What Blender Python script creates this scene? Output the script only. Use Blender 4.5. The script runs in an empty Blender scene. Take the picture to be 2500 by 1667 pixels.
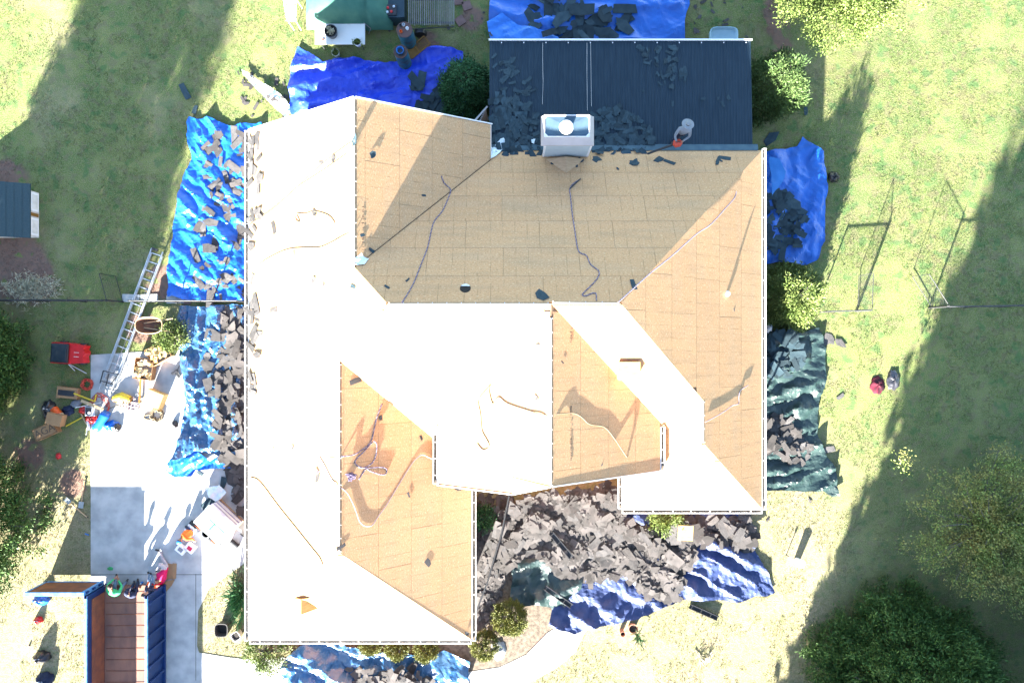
import bpy, bmesh, math, random
import numpy as np
from mathutils import Vector, Matrix, Quaternion
from mathutils.geometry import delaunay_2d_cdt
random.seed(7); RNG = np.random.default_rng(7)
R = math.radians
S = bpy.context.scene
COL = S.collection
# ------------------------------------------------------------ camera, sky, sun, exposure
HC, F = 28.0, 1667.0
cam = bpy.data.cameras.new('camera'); camo = bpy.data.objects.new('camera', cam); COL.objects.link(camo)
cam.lens = 24.0; cam.sensor_width = 36.0; cam.clip_end = 2000; cam.clip_start = .5
camo.location = (0, 0, HC); S.camera = camo
SUN_EL, SUN_AZ = R(18.4), R(180 + 21.5)          # azimuth clockwise from +Y
w = bpy.data.worlds.new('World'); S.world = w; w.use_nodes = True
nt = w.node_tree; sky = nt.nodes.new('ShaderNodeTexSky'); sky.sky_type = 'NISHITA'; sky.sun_disc = False
sky.sun_elevation = SUN_EL; sky.sun_rotation = SUN_AZ; sky.altitude = 200; sky.air_density = 1.0; sky.dust_density = .6; sky.ozone_density = 1.0
bg = nt.nodes['Background']; bg.inputs[1].default_value = 0.062
nt.links.new(sky.outputs[0], bg.inputs[0])
sl = bpy.data.lights.new('sun', 'SUN'); sl.energy = 5.0; sl.angle = R(.5); sl.color = (1, .95, .86)
so = bpy.data.objects.new('sun', sl); COL.objects.link(so)
sd = Vector((math.sin(SUN_AZ) * math.cos(SUN_EL), math.cos(SUN_AZ) * math.cos(SUN_EL), math.sin(SUN_EL)))
so.rotation_euler = sd.to_track_quat('Z', 'Y').to_euler(); so.location = (0, 0, 60)
S.view_settings.view_transform = 'Standard'; S.view_settings.look = 'None'
S.view_settings.exposure = 3.75; S.view_settings.gamma = 1; S.view_settings.use_curve_mapping = False
S.render.engine = 'CYCLES'

def P(px, py, z=0.0):
    k = (HC - z) / F
    return Vector(((px - 1250) * k, (833.5 - py) * k, z))

# ------------------------------------------------------------ numpy noise
def vnoise(x, y, seed=0):
    xi = np.floor(x).astype(np.int64); yi = np.floor(y).astype(np.int64)
    fx = x - xi; fy = y - yi; fx = fx * fx * (3 - 2 * fx); fy = fy * fy * (3 - 2 * fy)
    def h(a, b):
        n = (a * 374761393 + b * 668265263 + seed * 1442695041) & 0xffffffff
        n = ((n ^ (n >> 13)) * 1274126177) & 0xffffffff
        return ((n ^ (n >> 16)) & 0xffff) / 65535.0
    return (h(xi, yi) * (1 - fx) + h(xi + 1, yi) * fx) * (1 - fy) + (h(xi, yi + 1) * (1 - fx) + h(xi + 1, yi + 1) * fx) * fy
def fbm(x, y, seed=0, o=3):
    s = 0; a = .5
    for i in range(o): s = s + a * vnoise(x * 2 ** i, y * 2 ** i, seed + i); a *= .5
    return s
def ridge(x, y, seed): return 1 - np.abs(2 * vnoise(x, y, seed) - 1)
def inpoly(x, y, poly):
    x = np.asarray(x, float); y = np.asarray(y, float); c = np.zeros(x.shape, bool); n = len(poly)
    for i in range(n):
        x1, y1 = poly[i][:2]; x2, y2 = poly[(i + 1) % n][:2]
        if y1 == y2: continue
        c ^= ((y1 > y) != (y2 > y)) & (x < (x2 - x1) * (y - y1) / (y2 - y1) + x1)
    return c
def pin(x, y, poly):
    c = False; n = len(poly)
    for i in range(n):
        x1, y1 = poly[i][0], poly[i][1]; j = i + 1 if i + 1 < n else 0; x2, y2 = poly[j][0], poly[j][1]
        if (y1 > y) != (y2 > y) and x < (x2 - x1) * (y - y1) / (y2 - y1) + x1: c = not c
    return c
def sm(a, b, x): t = np.clip((x - a) / (b - a), 0, 1); return t * t * (3 - 2 * t)
def ground_z(x, y):                                  # the yard falls away behind the house to the north east
    x = np.asarray(x, float); y = np.asarray(y, float)
    return -.8 * sm(9.6, 15, x) * sm(0, 18, y) - 1.0 * sm(15, 60, np.hypot(x, y) - 10) * 0.5

# ------------------------------------------------------------ materials
def newmat(name):
    m = bpy.data.materials.new(name); m.use_nodes = True; return m, m.node_tree, m.node_tree.nodes['Principled BSDF']
def rgb(c): return (c[0], c[1], c[2], 1)
def pm(name, c1, c2=None, scale=8, rough=.7, metal=0, bump=0, bscale=None, spec=.3, island=0.0, stretch=None, detail=4, lo=.35, hi=.65, trans=0, objrand=0.0):
    m, t, b = newmat(name); N = t.nodes; L = t.links
    c2 = c2 or tuple(v * .75 for v in c1)
    tc = N.new('ShaderNodeTexCoord'); vec = tc.outputs['Object']
    if stretch:
        mp = N.new('ShaderNodeMapping'); mp.inputs['Scale'].default_value = stretch; L.new(vec, mp.inputs[0]); vec = mp.outputs[0]
    n = N.new('ShaderNodeTexNoise'); n.inputs['Scale'].default_value = scale; n.inputs['Detail'].default_value = detail; L.new(vec, n.inputs[0])
    r = N.new('ShaderNodeValToRGB'); r.color_ramp.elements[0].position = lo; r.color_ramp.elements[1].position = hi
    r.color_ramp.elements[0].color = rgb(c1); r.color_ramp.elements[1].color = rgb(c2); L.new(n.outputs[0], r.inputs[0])
    col = r.outputs[0]
    if island or objrand:
        if island: g = N.new('ShaderNodeNewGeometry'); src = g.outputs['Random Per Island']; amt = island
        else: g = N.new('ShaderNodeObjectInfo'); src = g.outputs['Random']; amt = objrand
        mr = N.new('ShaderNodeMapRange'); mr.inputs[3].default_value = 1 - amt; mr.inputs[4].default_value = 1 + amt; L.new(src, mr.inputs[0])
        mx = N.new('ShaderNodeVectorMath'); mx.operation = 'SCALE'; L.new(col, mx.inputs[0]); L.new(mr.outputs[0], mx.inputs['Scale']); col = mx.outputs[0]
    L.new(col, b.inputs['Base Color']); b.inputs['Roughness'].default_value = rough; b.inputs['Metallic'].default_value = metal
    b.inputs['Specular IOR Level'].default_value = spec
    if bump:
        n2 = N.new('ShaderNodeTexNoise'); n2.inputs['Scale'].default_value = bscale or scale * 4; n2.inputs['Detail'].default_value = 5; L.new(vec, n2.inputs[0])
        bp = N.new('ShaderNodeBump'); bp.inputs['Strength'].default_value = bump; bp.inputs['Distance'].default_value = .02; L.new(n2.outputs[0], bp.inputs['Height']); L.new(bp.outputs[0], b.inputs['Normal'])
    if trans: b.inputs['Transmission Weight'].default_value = trans
    return m

def grass_mat():
    m, t, b = newmat('lawn_grass'); N = t.nodes; L = t.links
    tc = N.new('ShaderNodeTexCoord'); vec = tc.outputs['Object']
    def noise(s, d=4):
        n = N.new('ShaderNodeTexNoise'); n.inputs['Scale'].default_value = s; n.inputs['Detail'].default_value = d; L.new(vec, n.inputs[0]); return n.outputs[0]
    def mr(v, a, c, lo=0, hi=1):
        n = N.new('ShaderNodeMapRange'); n.interpolation_type = 'SMOOTHSTEP'; n.inputs[1].default_value = a; n.inputs[2].default_value = c; n.inputs[3].default_value = lo; n.inputs[4].default_value = hi; L.new(v, n.inputs[0]); return n.outputs[0]
    def mth(op, a, c):
        n = N.new('ShaderNodeMath'); n.operation = op; n.use_clamp = True
        for i, v in enumerate((a, c)):
            if isinstance(v, (int, float)): n.inputs[i].default_value = v
            else: L.new(v, n.inputs[i])
        return n.outputs[0]
    def mix(f, a, c):
        n = N.new('ShaderNodeMix'); n.data_type = 'RGBA'; L.new(f, n.inputs[0])
        for i, v in ((6, a), (7, c)):
            if isinstance(v, tuple): n.inputs[i].default_value = rgb(v)
            else: L.new(v, n.inputs[i])
        return n.outputs[2]
    sx = N.new('ShaderNodeSeparateXYZ'); L.new(vec, sx.inputs[0])
    g = mix(mr(noise(.9), .35, .65), (.082, .132, .028), (.155, .178, .048))
    g = mix(mr(noise(26, 2), .42, .62, 0, .75), g, (.205, .205, .10))
    g = mix(mr(noise(34, 3), .50, .66, 0, .85), g, (.062, .088, .036))
    g = mix(mr(noise(70, 3), .53, .66, 0, .7), g, (.045, .062, .028))
    g = mix(mr(noise(48, 2), .55, .68, 0, .8), g, (.28, .26, .15))
    g = mix(mr(noise(3.2, 6), .5, .62, 0, .35), g, (.15, .11, .08))
    g = mix(mr(noise(2.1, 5), .54, .66, 0, .6), g, (.055, .125, .042))
    # dry patches, far drier in the front yard
    dry = mth('ADD', mth('MULTIPLY', mr(noise(.45, 5), .48, .72), .45), mth('MULTIPLY', mr(sx.outputs[1], -2.2, -7.0), .75))
    right = mr(sx.outputs[0], 11.5, 13.5)
    dry = mth('MULTIPLY', mth('MULTIPLY', dry, mr(noise(6, 3), .25, .6, .35, 1)), mr(sx.outputs[0], 11.5, 15.5, 1, .2))
    g = mix(dry, g, mix(mr(noise(18, 3), .3, .7), (.31, .255, .165), (.19, .165, .10)))
    # bare red clay worn into the lawn
    def spot(px, py, r, s=1):
        p = P(px, py); n = N.new('ShaderNodeVectorMath'); n.operation = 'DISTANCE'; L.new(vec, n.inputs[0]); n.inputs[1].default_value = p
        v = mth('ADD', mr(n.outputs['Value'], 0, r, 1, 0), 0)
        return mth('MULTIPLY', v, s)
    cl = spot(30, 650, 2.3)
    for a in ((10, 445, 1.5), (80, 690, 1.3), (395, 690, 1.1), (1900, 60, .9), (1890, 20, .7), (1150, 45, .8), (1040, 110, .9), (1125, 1560, 1.4), (1340, 1560, 1.5), (1270, 1420, 2.0), (1920, 120, .9), (345, 800, 1.0), (600, 1000, 2), (70, 1110, 1.0), (180, 1180, .9)):
        cl = mth('ADD', cl, spot(*a))
    cl = mth('MULTIPLY', cl, mr(noise(2.2, 5), .32, .52, .12, 1))
    g = mix(mr(cl, .10, .45), g, mix(mr(noise(7), .35, .65), (.20, .12, .09), (.16, .11, .085)))
    L.new(g, b.inputs['Base Color']); b.inputs['Roughness'].default_value = .9; b.inputs['Specular IOR Level'].default_value = .1
    bp = N.new('ShaderNodeBump'); bp.inputs['Strength'].default_value = .5; bp.inputs['Distance'].default_value = .04
    L.new(noise(22, 5), bp.inputs['Height']); L.new(bp.outputs[0], b.inputs['Normal'])
    return m

def osb_mat():
    m, t, b = newmat('osb_board'); N = t.nodes; L = t.links
    uv = N.new('ShaderNodeUVMap'); uv.uv_map = 'UVMap'; vec = uv.outputs[0]
    def noise(s, st=(1, 1, 1), d=4, src=None):
        mp = N.new('ShaderNodeMapping'); mp.inputs['Scale'].default_value = st; L.new(src or vec, mp.inputs[0])
        n = N.new('ShaderNodeTexNoise'); n.inputs['Scale'].default_value = s; n.inputs['Detail'].default_value = d; L.new(mp.outputs[0], n.inputs[0]); return n.outputs[0]
    def ramp(v, a, ca, c, cc):
        r = N.new('ShaderNodeValToRGB'); e = r.color_ramp.elements; e[0].position = a; e[1].position = c; e[0].color = rgb(ca); e[1].color = rgb(cc); L.new(v, r.inputs[0]); return r.outputs[0]
    def mix(f, a, c, mode='MIX'):
        n = N.new('ShaderNodeMix'); n.data_type = 'RGBA'; n.blend_type = mode
        if isinstance(f, float): n.inputs[0].default_value = f
        else: L.new(f, n.inputs[0])
        for i, v in ((6, a), (7, c)):
            if isinstance(v, tuple): n.inputs[i].default_value = rgb(v)
            else: L.new(v, n.inputs[i])
        return n.outputs[2]
    tcg = N.new('ShaderNodeTexCoord').outputs['Object']
    base = ramp(noise(9, (1, 5, 1), 5), .3, (.60, .345, .175), .7, (.49, .27, .12))
    base = mix(ramp(noise(30, (1, 3, 1), 3), .42, (0, 0, 0), .68, (.8, .8, .8)), base, (.38, .235, .13))
    base = mix(ramp(noise(22, (1, 4, 1), 2), .56, (0, 0, 0), .7, (.6, .6, .6)), base, (.58, .43, .25))
    # grey weathering running in bands along the courses
    base = mix(ramp(noise(.8, (.35, 2.2, 1), 5), .47, (0, 0, 0), .68, (.35, .35, .35)), base, (.42, .30, .19))
    base = mix(ramp(noise(.7, (1, 1, 1), 3), .5, (0, 0, 0), .75, (.5, .5, .5)), base, (.54, .30, .15))
    oi = N.new('ShaderNodeObjectInfo'); mr = N.new('ShaderNodeMapRange'); mr.inputs[3].default_value = .96; mr.inputs[4].default_value = 1.04; L.new(oi.outputs['Random'], mr.inputs[0])
    sc = N.new('ShaderNodeVectorMath'); sc.operation = 'SCALE'; L.new(base, sc.inputs[0]); L.new(mr.outputs[0], sc.inputs['Scale']); base = sc.outputs[0]
    # printed layout lines
    sx = N.new('ShaderNodeSeparateXYZ'); L.new(vec, sx.inputs[0])
    def line(o, per, wd):
        a = N.new('ShaderNodeMath'); a.operation = 'PINGPONG'; L.new(sx.outputs[o], a.inputs[0]); a.inputs[1].default_value = per / 2
        c = N.new('ShaderNodeMath'); c.operation = 'LESS_THAN'; L.new(a.outputs[0], c.inputs[0]); c.inputs[1].default_value = wd; return c.outputs[0]
    ad = N.new('ShaderNodeMath'); ad.operation = 'MAXIMUM'; L.new(line(0, .4064, .011), ad.inputs[0]); L.new(line(1, .6096, .004), ad.inputs[1])
    brk = N.new('ShaderNodeMath'); brk.operation = 'MULTIPLY'; L.new(ad.outputs[0], brk.inputs[0])
    rr = N.new('ShaderNodeMapRange'); rr.inputs[1].default_value = .42; rr.inputs[2].default_value = .6; rr.inputs[4].default_value = .6; L.new(noise(2.5), rr.inputs[0]); L.new(rr.outputs[0], brk.inputs[1])
    base = mix(brk.outputs[0], base, (.19, .12, .06))
    base = mix(ramp(noise(1.4, (.3, 3.0, 1), 6, tcg), .5, (0, 0, 0), .66, (.45, .45, .45)), base, (.36, .235, .13))
    base = mix(ramp(noise(16, (1, 3.2, 1), 6), .56, (0, 0, 0), .66, (.85, .85, .85)), base, (.25, .145, .075))
    base = mix(ramp(noise(13, (1, 2.6, 1), 6), .58, (0, 0, 0), .68, (.8, .8, .8)), base, (.68, .50, .30))
    L.new(base, b.inputs['Base Color']); b.inputs['Roughness'].default_value = .75; b.inputs['Specular IOR Level'].default_value = .25
    bp = N.new('ShaderNodeBump'); bp.inputs['Strength'].default_value = .35; bp.inputs['Distance'].default_value = .01
    L.new(noise(30, (1, 3, 1), 4), bp.inputs['Height']); L.new(bp.outputs[0], b.inputs['Normal'])
    return m

M = dict(
 grass=grass_mat(), osb=osb_mat(),
 concrete=pm('concrete', (.29, .30, .30), (.44, .44, .43), 1.6, .85, bump=.25, bscale=60, detail=8),
 joint=pm('joint_dirt', (.10, .10, .09), (.14, .13, .12), 5, .95),
 asphalt=pm('asphalt_shingle', (.078, .070, .067), (.054, .050, .048), 3, .9, bump=.4, bscale=90, island=.45, objrand=0),
 shingle=pm('torn_shingle', (.076, .071, .070), (.055, .053, .053), 4, .9, bump=.4, bscale=90, objrand=.35),  # lit copy of the debris colour; the darker one stands for shade
 felt=pm('shade_toned_shingle', (.020, .040, .052), (.032, .056, .068), 4, .85, bump=.4, bscale=60, island=.4, objrand=.3),  # shingle debris out of the sun; its shade is put into this colour
 black=pm('black_metal_roof', (.008, .023, .038), (.013, .031, .048), 3, .6, bump=.1, bscale=60, stretch=(3, .5, 1)),
 dark=pm('dark_void', (.02, .018, .017), (.03, .026, .022), 4, .9),
 underlay=pm('deck_underlay', (.15, .10, .065), (.20, .14, .09), 6, .95),  # dark decking that shows in the joints between boards
 white=pm('white_paint', (.72, .73, .74), (.78, .78, .78), 4, .5),
 offwhite=pm('aged_white', (.55, .54, .50), (.68, .67, .64), 4, .6),
 trim=pm('chimney_trim', (.40, .36, .35), (.44, .40, .39), 3, .5),
 siding=pm('chimney_siding', (.42, .50, .53), (.46, .53, .56), 3, .6),
 brick=pm('brick_wall', (.28, .13, .09), (.34, .20, .15), 9, .85, bump=.4),
 debris=pm('gutter_debris', (.05, .045, .04), (.14, .11, .08), 20, .95, bump=.6),
 rafter=pm('rafter_wood', (.50, .36, .22), (.42, .28, .16), 6, .8),
 rope=pm('purple_rope', (.15, .12, .19), (.07, .055, .11), 30, .8, bump=.6, bscale=60, lo=.45, hi=.55),
 ropetan=pm('tan_rope', (.16, .13, .085), (.10, .08, .055), 30, .8),
 ropewhite=pm('pale_rope', (.34, .30, .33), (.24, .20, .25), 30, .8),
 blue=pm('blue_tarp', (.007, .095, .42), (.010, .12, .48), 2, .33, bump=.35, bscale=40, spec=.5),
 royal=pm('royal_blue_tarp', (.010, .040, .46), (.014, .055, .55), 2, .42, bump=.3, bscale=30, spec=.5),
 navy=pm('faded_navy_tarp', (.018, .034, .105), (.034, .052, .135), 3, .55, bump=.35, bscale=30, spec=.35),
 greentarp=pm('green_tarp', (.010, .026, .027), (.020, .040, .038), 3, .45, bump=.35, bscale=30, spec=.5),
 silverblue=pm('worn_blue_tarp', (.014, .075, .19), (.045, .105, .19), 2.5, .25, bump=.4, bscale=30, spec=.7),
 foil=pm('white_foil', (.55, .64, .66), (.70, .76, .77), 6, .35, bump=.5, spec=.6),
 canvas=pm('green_canvas', (.035, .115, .085), (.05, .14, .10), 3, .8, bump=.3, bscale=60),
 alu=pm('aluminium', (.48, .52, .56), (.42, .46, .5), 8, .4, metal=.5),
 galv=pm('galvanised_pipe', (.05, .052, .055), (.08, .082, .085), 10, .5, metal=.4),
 blacksteel=pm('black_steel', (.02, .022, .025), (.03, .032, .036), 8, .5),
 chrome=pm('black_plastic', (.012, .013, .016), (.02, .02, .024), 12, .35, spec=.6),
 rust=pm('rusty_steel', (.22, .085, .045), (.13, .058, .040), 3, .8, bump=.4, detail=8),
 rustfloor=pm('rusty_floor', (.27, .13, .085), (.13, .075, .062), 1.6, .75, bump=.4, detail=8, stretch=(1, .4, 1)),
 bluesteel=pm('blue_painted_steel', (.008, .034, .135), (.010, .028, .10), 3, .45, bump=.1),
 bluerim=pm('faded_blue_rim', (.12, .33, .60), (.06, .2, .45), 6, .5),
 cardboard=pm('cardboard', (.34, .20, .10), (.29, .17, .085), 5, .85),
 cricketboard=pm('cricket_board', (.50, .33, .20), (.42, .27, .15), 5, .8, stretch=(1, 4, 1)),
 plywood=pm('plywood', (.50, .34, .14), (.42, .27, .10), 5, .8, stretch=(1, 4, 1)),
 yellowwood=pm('pale_wood', (.45, .33, .20), (.36, .26, .15), 6, .8, stretch=(1, 6, 1)),
 greywood=pm('weathered_wood', (.17, .165, .155), (.115, .115, .11), 6, .9, stretch=(6, 1, 1), objrand=.25),
 red=pm('red_plastic', (.52, .012, .015), (.42, .01, .012), 6, .4, spec=.5),
 orange=pm('orange_plastic', (.65, .10, .015), (.55, .08, .01), 6, .45),
 orangered=pm('orange_cord', (.50, .07, .04), (.4, .05, .03), 6, .6),
 yellow=pm('yellow_plastic', (.62, .45, .03), (.5, .36, .03), 6, .4),
 bluepl=pm('blue_plastic', (.02, .15, .45), (.02, .12, .38), 6, .4),
 tanpl=pm('brown_resin', (.21, .105, .025), (.17, .085, .02), 6, .5),
 tank=pm('blue_rusty_tank', (.025, .12, .17), (.05, .08, .085), 4, .6, bump=.2, detail=8, lo=.45, hi=.6),
 tanktop=pm('tank_top_rust', (.10, .06, .06), (.13, .075, .06), 6, .7),
 terracotta=pm('terracotta', (.34, .16, .10), (.4, .2, .13), 6, .8),
 glass=pm('dark_glass', (.02, .03, .04), (.03, .04, .05), 6, .1, spec=.7),
 greenpl=pm('green_plastic', (.04, .30, .10), (.03, .24, .08), 6, .5),
 skin=pm('skin', (.32, .17, .11), (.28, .145, .09), 8, .55),
 hair=pm('dark_hair', (.018, .012, .010), (.03, .02, .015), 30, .6),
 c_bin=pm('bin_grey', (.05, .048, .046), (.07, .066, .062), 6, .6),
 c_green=pm('green_shirt', (.05, .42, .16), (.04, .36, .13), 5, .85, bump=.3),
 c_navy=pm('navy_cloth', (.012, .018, .045), (.02, .028, .06), 5, .85, bump=.3),
 c_grey=pm('grey_cloth', (.20, .22, .25), (.16, .18, .21), 5, .85, bump=.3),
 c_pale=pm('pale_trousers', (.42, .38, .39), (.36, .33, .34), 5, .85, bump=.3),
 c_pink=pm('crimson_shirt', (.62, .010, .10), (.52, .008, .08), 5, .85, bump=.3),
 c_redcap=pm('red_cap', (.66, .02, .04), (.6, .015, .03), 5, .8),
 c_teal=pm('teal_cloth', (.02, .13, .22), (.015, .10, .18), 5, .85),
 c_orange=pm('orange_shirt', (.70, .14, .02), (.6, .11, .015), 5, .85, bump=.3),
 c_jean=pm('blue_jeans', (.13, .19, .27), (.10, .15, .22), 5, .85, bump=.3),
 shoe=pm('dark_shoes', (.03, .026, .028), (.045, .04, .04), 8, .7),
 c_hat=pm('grey_hat', (.17, .19, .21), (.22, .24, .26), 14, .9),
 wrap=pm('plastic_wrap', (.62, .68, .70), (.74, .78, .8), 5, .3, spec=.6),
 purple=pm('bundle_print', (.16, .13, .30), (.30, .28, .45), 5, .6),
 leaf_dark=pm('cedar_leaf', (.020, .075, .028), (.034, .105, .036), 2, .6, island=.45, spec=.25),
 leaf_mid=pm('olive_cedar_leaf', (.045, .085, .024), (.070, .11, .032), 2, .6, island=.45, spec=.25),
 leaf_conifer=pm('conifer_leaf', (.040, .092, .022), (.066, .125, .030), 1.2, .6, island=.45, spec=.25),
 leaf_bright=pm('yellow_green_leaf', (.085, .13, .030), (.13, .165, .045), 2, .6, island=.4, spec=.25),
 leaf_box=pm('boxwood_leaf', (.085, .10, .018), (.12, .125, .025), 3, .6, island=.45),
 leaf_sparse=pm('autumn_leaf', (.15, .22, .05), (.24, .21, .065), 1.5, .6, island=.5),
 leaf_iris=pm('strap_leaf', (.035, .11, .045), (.06, .15, .06), 3, .5, island=.3),
 bark=pm('bark', (.10, .085, .075), (.16, .14, .125), 8, .9, bump=.5),
 straw=pm('dry_straw', (.42, .39, .28), (.5, .47, .34), 6, .9, island=.3),
 paver=pm('clay_paver', (.20, .12, .11), (.16, .10, .09), 5, .85, bump=.3),
 mulch=pm('mulch', (.085, .066, .050), (.17, .14, .105), 7, .95, bump=.8, detail=8),
 print=pm('ink_print', (.10, .07, .05), (.14, .1, .07), 9, .9),
 redprint=pm('red_print', (.5, .03, .08), (.45, .03, .07), 9, .7),
 playroof=pm('playhouse_roof', (.028, .055, .066), (.036, .066, .078), 20, .85, bump=.4, bscale=60),
)

# ------------------------------------------------------------ object helpers
def tag(o, label=None, cat=None, group=None, kind=None):
    if label: o['label'] = label
    if cat: o['category'] = cat
    if group: o['group'] = group
    if kind: o['kind'] = kind
    return o
def mesh(name, v, f, mat, uv=None, smooth=False, mats=None, mi=None):
    me = bpy.data.meshes.new(name); me.from_pydata([tuple(p) for p in v], [], f)
    for m in (mats or [mat]): me.materials.append(M[m] if isinstance(m, str) else m)
    if uv is not None:
        l = me.uv_layers.new(name='UVMap'); vi = np.zeros(len(me.loops), int); me.loops.foreach_get('vertex_index', vi)
        l.data.foreach_set('uv', np.asarray(uv, float)[vi].ravel())
    if mi is not None: me.polygons.foreach_set('material_index', mi)
    if smooth: me.polygons.foreach_set('use_smooth', [True] * len(me.polygons))
    me.update(); return me
def ob(name, me, parent=None, loc=None):
    o = bpy.data.objects.new(name, me); COL.objects.link(o)
    if loc is not None: o.location = loc
    if parent is not None: o.parent = parent
    return o
def empty(name, loc, label, cat, group=None, rz=0):
    o = ob(name, None, None, loc); o.rotation_euler.z = rz; return tag(o, label, cat, group)
class MB:
    def __init__(s): s.v = []; s.f = []
    def add(s, v, f):
        k = len(s.v); s.v += [Vector(p) for p in v]; s.f += [tuple(i + k for i in q) for q in f]; return s
    def box(s, x0, y0, z0, x1, y1, z1, T=None):
        v = [Vector(p) for p in ((x0, y0, z0), (x1, y0, z0), (x1, y1, z0), (x0, y1, z0), (x0, y0, z1), (x1, y0, z1), (x1, y1, z1), (x0, y1, z1))]
        if T: v = [T @ p for p in v]
        return s.add(v, [(3, 2, 1, 0), (4, 5, 6, 7), (0, 1, 5, 4), (1, 2, 6, 5), (2, 3, 7, 6), (3, 0, 4, 7)])
    def bar(s, a, b, w, h=None, up=(0, 0, 1)):
        a = Vector(a); b = Vector(b); h = h or w; d = (b - a); L = d.length; d.normalize()
        u = Vector(up)
        if abs(d.dot(u)) > .99: u = Vector((1, 0, 0))
        x = d.cross(u).normalized(); y = x.cross(d)
        v = []
        for p in (a, b): v += [p - x * w / 2 - y * h / 2, p + x * w / 2 - y * h / 2, p + x * w / 2 + y * h / 2, p - x * w / 2 + y * h / 2]
        return s.add(v, [(0, 1, 2, 3), (7, 6, 5, 4), (0, 4, 5, 1), (1, 5, 6, 2), (2, 6, 7, 3), (3, 7, 4, 0)])
    def tube(s, pts, r, n=6, caps=True):
        pts = [Vector(p) for p in pts]; rr = r if isinstance(r, (list, tuple)) else [r] * len(pts)
        v = []; ref = None
        for i, p in enumerate(pts):
            d = (pts[min(i + 1, len(pts) - 1)] - pts[max(i - 1, 0)]); d.normalize()
            if ref is None: ref = d.orthogonal().normalized()
            ref = (ref - d * ref.dot(d)); ref = ref.normalized() if ref.length > 1e-6 else d.orthogonal().normalized()
            y = d.cross(ref)
            for k in range(n):
                a = 2 * math.pi * k / n; v.append(p + (ref * math.cos(a) + y * math.sin(a)) * rr[i])
        f = []
        for i in range(len(pts) - 1):
            for k in range(n): k2 = (k + 1) % n; f.append((i * n + k, i * n + k2, (i + 1) * n + k2, (i + 1) * n + k))
        if caps: f += [tuple(range(n - 1, -1, -1)), tuple(range((len(pts) - 1) * n, len(pts) * n))]
        return s.add(v, f)
    def lathe(s, prof, c=(0, 0, 0), n=20, T=None):
        v = []; c = Vector(c)
        for r, z in prof:
            for k in range(n):
                a = 2 * math.pi * k / n; p = Vector((r * math.cos(a), r * math.sin(a), z)); p = T @ p if T else p; v.append(p + c)
        f = []
        for i in range(len(prof) - 1):
            for k in range(n): k2 = (k + 1) % n; f.append((i * n + k, i * n + k2, (i + 1) * n + k2, (i + 1) * n + k))
        f.append(tuple(range(n - 1, -1, -1))); f.append(tuple(range((len(prof) - 1) * n, len(prof) * n)))
        return s.add(v, f)
    def build(s, name, mat, parent=None, loc=None, smooth=False, bevel=0):
        me = mesh(name, s.v, s.f, mat, smooth=smooth); o = ob(name, me, parent, loc)
        if bevel:
            m = o.modifiers.new('b', 'BEVEL'); m.width = bevel; m.segments = 2; m.limit_method = 'ANGLE'
        return o
def prism(poly, z0, z1):
    n = len(poly); v = [Vector((p[0], p[1], z0)) for p in poly] + [Vector((p[0], p[1], z1)) for p in poly]
    a = sum(poly[i][0] * poly[(i + 1) % n][1] - poly[(i + 1) % n][0] * poly[i][1] for i in range(n))
    idx = list(range(n)) if a > 0 else list(range(n))[::-1]
    f = [tuple(idx[::-1]), tuple(n + i for i in idx)]
    for k in range(n): i, j = idx[k], idx[(k + 1) % n]; f.append((i, j, n + j, n + i))
    return v, f
def rotT(rz, loc=(0, 0, 0), rx=0, ry=0): return Matrix.Translation(Vector(loc)) @ Matrix.Rotation(rz, 4, 'Z') @ Matrix.Rotation(ry, 4, 'Y') @ Matrix.Rotation(rx, 4, 'X')
def spline(pts, n=6):
    pts = [Vector(p) for p in pts]; out = []
    for i in range(len(pts) - 1):
        p0 = pts[max(i - 1, 0)]; p1 = pts[i]; p2 = pts[i + 1]; p3 = pts[min(i + 2, len(pts) - 1)]
        for k in range(n):
            t = k / n; out.append(.5 * ((2 * p1) + (p2 - p0) * t + (2 * p0 - 5 * p1 + 4 * p2 - p3) * t * t + (3 * p1 - p0 - 3 * p2 + p3) * t ** 3))
    out.append(pts[-1]); return out

# ------------------------------------------------------------ the ground
def build_ground():
    xs = np.concatenate([np.linspace(-400, -32, 16), np.linspace(-30, 30, 61), np.linspace(32, 400, 16)])
    ys = np.concatenate([np.linspace(-400, -26, 16), np.linspace(-24, 28, 53), np.linspace(30, 400, 16)])
    X, Y = np.meshgrid(xs, ys); Z = ground_z(X, Y); v = np.stack([X.ravel(), Y.ravel(), Z.ravel()], 1)
    nx = len(xs); f = [(j * nx + i, j * nx + i + 1, (j + 1) * nx + i + 1, (j + 1) * nx + i) for j in range(len(ys) - 1) for i in range(nx - 1)]
    tag(ob('ground', mesh('ground', v, f, 'grass', smooth=True)), kind='structure')
build_ground()
def px_poly(pts, z=0): return [tuple(P(x, y, z)[:2]) for x, y in pts]
DRIVE = px_poly([(222, 866), (445, 853), (640, 850), (640, 1345), (560, 1400), (510, 1436), (484, 1490), (481, 1575), (486, 1592), (560, 1604), (640, 1612), (690, 1602), (760, 1640), (900, 1700), (900, 2300), (100, 2300), (205, 1800), (222, 1420)])
PATH = px_poly([(1130, 1720), (1138, 1640), (1220, 1628), (1285, 1597), (1335, 1545), (1372, 1522), (1432, 1533), (1405, 1590), (1360, 1628), (1290, 1667), (1240, 1720)])
v, f = prism(DRIVE, -.1, .02); tag(ob('driveway', mesh('driveway', v, f, 'concrete')), kind='structure')
dj = bpy.data.objects['driveway']
mb = MB()
for a, b_ in (((222, 1101), (640, 1088)), ((222, 1402), (560, 1402)), ((478, 1400), (478, 1660)), ((562, 1604), (562, 1700)), ((222, 1700), (500, 1700))):
    mb.bar(P(*a, .0185), P(*b_, .0185), .022, .012)
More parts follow.
